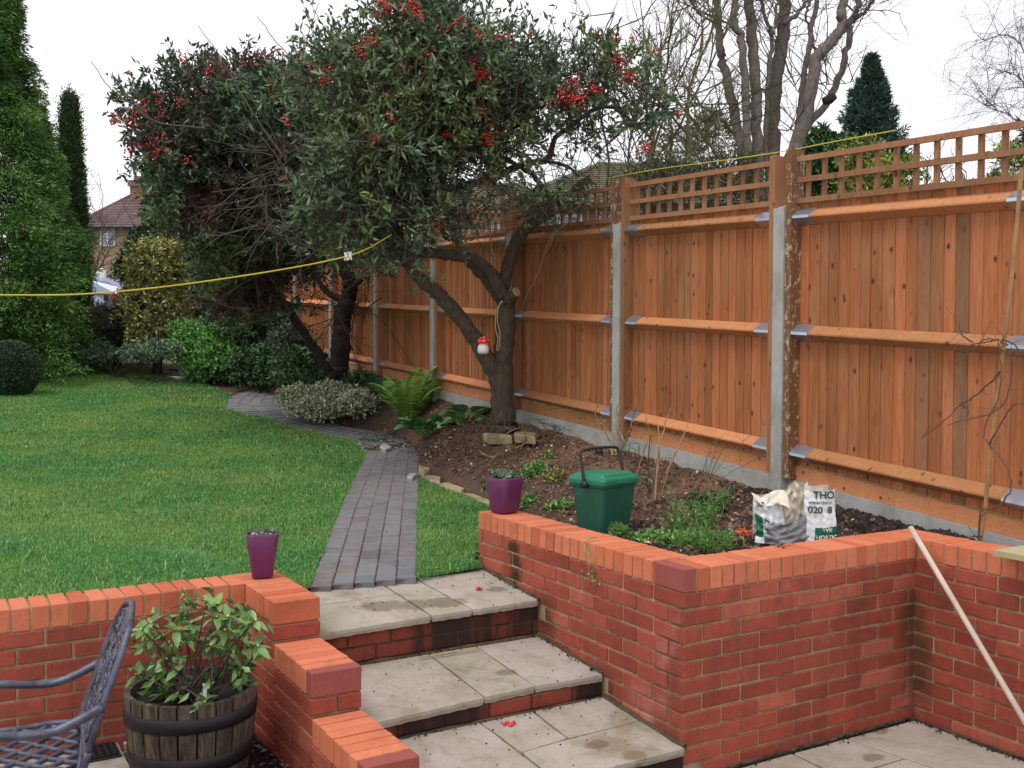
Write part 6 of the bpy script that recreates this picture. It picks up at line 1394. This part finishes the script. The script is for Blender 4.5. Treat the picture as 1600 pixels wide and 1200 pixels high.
shrub('evergreen_shrub', 'twiggy green bush filling the trellis left of the big tree', [blob(1040, 290, 70, 30, 13, .6), blob(1110, 215, 35, 35, 16.5, .6, 1500), blob(1060, 240, 60, 30, 15, .6, 900), blob(1140, 290, 50, 40, 14, .6)], 'olive_leaf', 1100, 10, .05, .022, at(1070, 13.6, .7))
# ---- neighbouring bungalow behind the fence
def tiles(par, A, B, Cc, D, rows, colmat, name='roof', th=.03):      # quad A(eave l) B(eave r) C(ridge r) D(ridge l): lapped courses of tiles
    A, B, Cc, D = map(np.array, (A, B, Cc, D)); n = unit(np.cross(B-A, D-A)); n = n if n[2] > 0 else -n; mb = MB()
    for i in range(rows):
        t0, t1 = i/rows, (i+1)/rows+.15/rows; a, b, c, d = A+(D-A)*t0+n*th, B+(Cc-B)*t0+n*th, B+(Cc-B)*t1, A+(D-A)*t1
        mb.add([a, b, c, d, a-n*th, b-n*th], [(0, 1, 2, 3), (0, 4, 5, 1)])
    return mb.obj(name, M[colmat], par)
def house(label, name, px0, px1, Z, z0, ze, zr, depth, wall, roof, rows, hip=.5, wins=(), yaw=0):
    r_ = rh_; f_ = fh; c = np.array([CAM[0], CAM[1], 0])+r_*((px0+px1)/2-800)/F*Z+f_*Z; c[2] = z0; hwid = (px1-px0)/2/F*Z
    t = thing(name, label, 'house', tuple(c)); P = lambda a, b, z: np.array([c[0], c[1], 0])+r_*a+f_*b+np.array([0, 0, z])
    mb = MB(); mb.hexa([P(-hwid, 0, z0), P(hwid, 0, z0), P(hwid, depth, z0), P(-hwid, depth, z0)], [P(-hwid, 0, ze), P(hwid, 0, ze), P(hwid, depth, ze), P(-hwid, depth, ze)]); mb.obj('wall', M[wall], t)
    e = .35; h = hip*hwid; zz = ze-.05
    c1, c2, c3, c4 = P(-hwid-e, -e, zz), P(hwid+e, -e, zz), P(hwid+e, depth+e, zz), P(-hwid-e, depth+e, zz); r1, r2 = P(-hwid+h, depth/2, zr), P(hwid-h, depth/2, zr)
    ro = tiles(t, c1, c2, r2, r1, rows, roof); tiles(t, c3, c4, r1, r2, rows, roof); tiles(t, c2, c3, r2, r2, rows, roof); tiles(t, c4, c1, r1, r1, rows, roof)
    mb = MB(); mb.tube([r1, c1], .08, 6); mb.tube([r2, c2], .08, 6); mb.tube([r1, r2], .09, 6); mb.obj('ridge_tiles', M[roof], ro)
    mb = MB(); mb.tube([P(-hwid-e, -e-.05, zz-.04), P(hwid+e, -e-.05, zz-.04)], .06, 6); mb.obj('gutter', M['black_plastic'], t)
    for (wx0, wx1, wz0, wz1) in wins:
        mb = MB(); F_ = .05; a0, a1 = wx0, wx1
        for (x0, x1, zA, zB) in ((a0, a1, wz0, wz0+F_), (a0, a1, wz1-F_, wz1), (a0, a0+F_, wz0, wz1), (a1-F_, a1, wz0, wz1), ((a0+a1)/2-F_/2, (a0+a1)/2+F_/2, wz0, wz1), (a0, a1, wz0+(wz1-wz0)*.68, wz0+(wz1-wz0)*.68+F_)):
            mb.hexa([P(x0, -.06, zA), P(x1, -.06, zA), P(x1, .02, zA), P(x0, .02, zA)], [P(x0, -.06, zB), P(x1, -.06, zB), P(x1, .02, zB), P(x0, .02, zB)])
        w_ = mb.obj('window', M['white_paint'], t); mb = MB(); mb.hexa([P(a0, -.02, wz0), P(a1, -.02, wz0), P(a1, .01, wz0), P(a0, .01, wz0)], [P(a0, -.02, wz1), P(a1, -.02, wz1), P(a1, .01, wz1), P(a0, .01, wz1)]); mb.obj('pane', M['glass'], w_)
    return t, P, ro
hz = lambda y, Z: CAM[2]+Z*((600-y)/F-.0304)
t, P, ro = house('distant yellow brick house with a brown hipped roof and chimney at the far left', 'brick_house', 128, 330, 45, .7, hz(357, 45), hz(303, 48.5), 7, 'house_wall', 'roof', 22, .45,
    [(-2.0, -1.35, hz(388, 45), hz(361, 45)), (-2.15, -1.2, 1.6, 3.0), (.6, 1.9, hz(390, 45), hz(362, 45))])
mb = MB(); cz = (hz(300, 46), hz(277, 46)); x0, x1 = (172-229)/F*46, (212-229)/F*46
mb.hexa([P(x0, 2.6, cz[0]-1.4), P(x1, 2.6, cz[0]-1.4), P(x1, 3.5, cz[0]-1.4), P(x0, 3.5, cz[0]-1.4)], [P(x0, 2.6, cz[1]-.25), P(x1, 2.6, cz[1]-.25), P(x1, 3.5, cz[1]-.25), P(x0, 3.5, cz[1]-.25)])
mb.hexa([P(x0-.08, 2.5, cz[1]-.25), P(x1+.08, 2.5, cz[1]-.25), P(x1+.08, 3.6, cz[1]-.25), P(x0-.08, 3.6, cz[1]-.25)], [P(x0-.08, 2.5, cz[1]), P(x1+.08, 2.5, cz[1]), P(x1+.08, 3.6, cz[1]), P(x0-.08, 3.6, cz[1])]); chm = mb.obj('chimney', M['chimney'], ro)
mb = MB()
for i in range(4): q = P(x0+.15+i*.28, 3.0, cz[1]); mb.tube([q, q+np.array([0, 0, .28])], .1, 8)
mb.obj('chimney_pot', M['chimney'], t)
Zn = 21
house('low mossy roofed bungalow seen over the fence right of the tree', 'bungalow', 812, 1260, Zn, .7, hz(318, Zn), hz(258, Zn+3), 6.5, 'house_wall', 'olive_roof', 18, .62,
    [(-2.6+i*1.25, -1.7+i*1.25, hz(375, Zn), hz(324, Zn)) for i in range(4)])
house('second bungalow with a low dark roof and white windows behind the berried trees', 'bungalow', 540, 862, 26, .7, hz(334, 26), hz(290, 29), 6.5, 'white_paint', 'olive_roof', 14, .3,
    [(-2.2+i*1.15, -1.2+i*1.15, hz(372, 26), hz(338, 26)) for i in range(4)])
# ---- parked car beyond the garden
Zc_ = 24.; zr_ = hz(436, Zc_); t = thing('parked_car', 'silver blue car parked beyond the far end of the garden', 'car', tuple(at(150, Zc_, .78)))
def Q(px, y, dz): return np.array([CAM[0], CAM[1], 0])+rh_*(px-800)/F*Zc_+fh*(Zc_+dz)+np.array([0, 0, hz(y, Zc_)])
outl = [(40, 520), (40, 482), (52, 470), (72, 462), (84, 445), (100, 437), (130, 433), (165, 437), (190, 442), (199, 448), (203, 462), (205, 480), (204, 498), (200, 512)]
mb = MB(); n = len(outl); fr_ = [Q(x, y, -.0+(.12 if y < 450 else 0)) for x, y in outl]; bk_ = [Q(x, y, 1.7-(.12 if y < 450 else 0)) for x, y in outl]
mb.add(fr_+bk_, [tuple(range(n)), tuple(range(2*n-1, n-1, -1))]+[(i, n+i, n+(i+1) % n, (i+1) % n) for i in range(n)]); mb.obj('body', M['car_silver'], t)
for g in ([(84, 462), (100, 442), (132, 439), (132, 462)], [(136, 462), (136, 439), (166, 442), (182, 450), (184, 462)]):
    mb = MB(); mb.add([Q(x, y, -.015+(.1 if y < 455 else 0)) for x, y in g]+[Q(x, y, .01+(.1 if y < 455 else 0)) for x, y in g], [(0, 1, 2, 3), (0, 4, 5, 1), (1, 5, 6, 2), (2, 6, 7, 3), (3, 7, 4, 0)] if len(g) == 4 else [(0, 1, 2, 3, 4), (0, 5, 6, 1), (1, 6, 7, 2), (2, 7, 8, 3), (3, 8, 9, 4), (4, 9, 5, 0)]); mb.obj('window', M['car_glass'], t)
mb = MB(); mb.hexa([Q(174, 472, -.06), Q(196, 472, -.06), Q(196, 472, .1), Q(174, 472, .1)], [Q(174, 463, -.06), Q(195, 463, -.06), Q(195, 463, .1), Q(174, 463, .1)]); mb.obj('tail_light', M['red_lens'], t)
mb = MB(); mb.hexa([Q(164, 472, -.05), Q(169, 472, -.05), Q(169, 472, .0), Q(164, 472, .0)], [Q(164, 464, -.05), Q(169, 464, -.05), Q(169, 464, .0), Q(164, 464, .0)]); mb.obj('fuel_flap', M['tyre'], t)
for x in (75, 172):
    mb = MB(); c = Q(x, 512, 0); mb.tube([c-fh*.03, c+fh*.2], .31, 18); wo_ = mb.obj('wheel', M['tyre'], t); mb = MB(); mb.tube([c-fh*.045, c-fh*.03], .19, 14); mb.obj('rim', M['zinc'], wo_)
mb = MB(); limb(mb, [PZ(x, y, 26) for x, y in ((149, 470), (149, 440), (152, 428), (158, 422), (164, 424))], .05, .04, 6, 4); mb.tube([PZ(160, 435, 26), PZ(160, 422, 26)], .09, 8); thing(None, 'small white curved street post above the parked car', 'post', obj=mb.obj('street_post', M['white_paint']))
sheet('road', np.array([-40, 40.]), np.array([19.5, 24.]), lambda x, y: x > -1e9, M['asphalt'], lambda x, y: 0*x+.757)
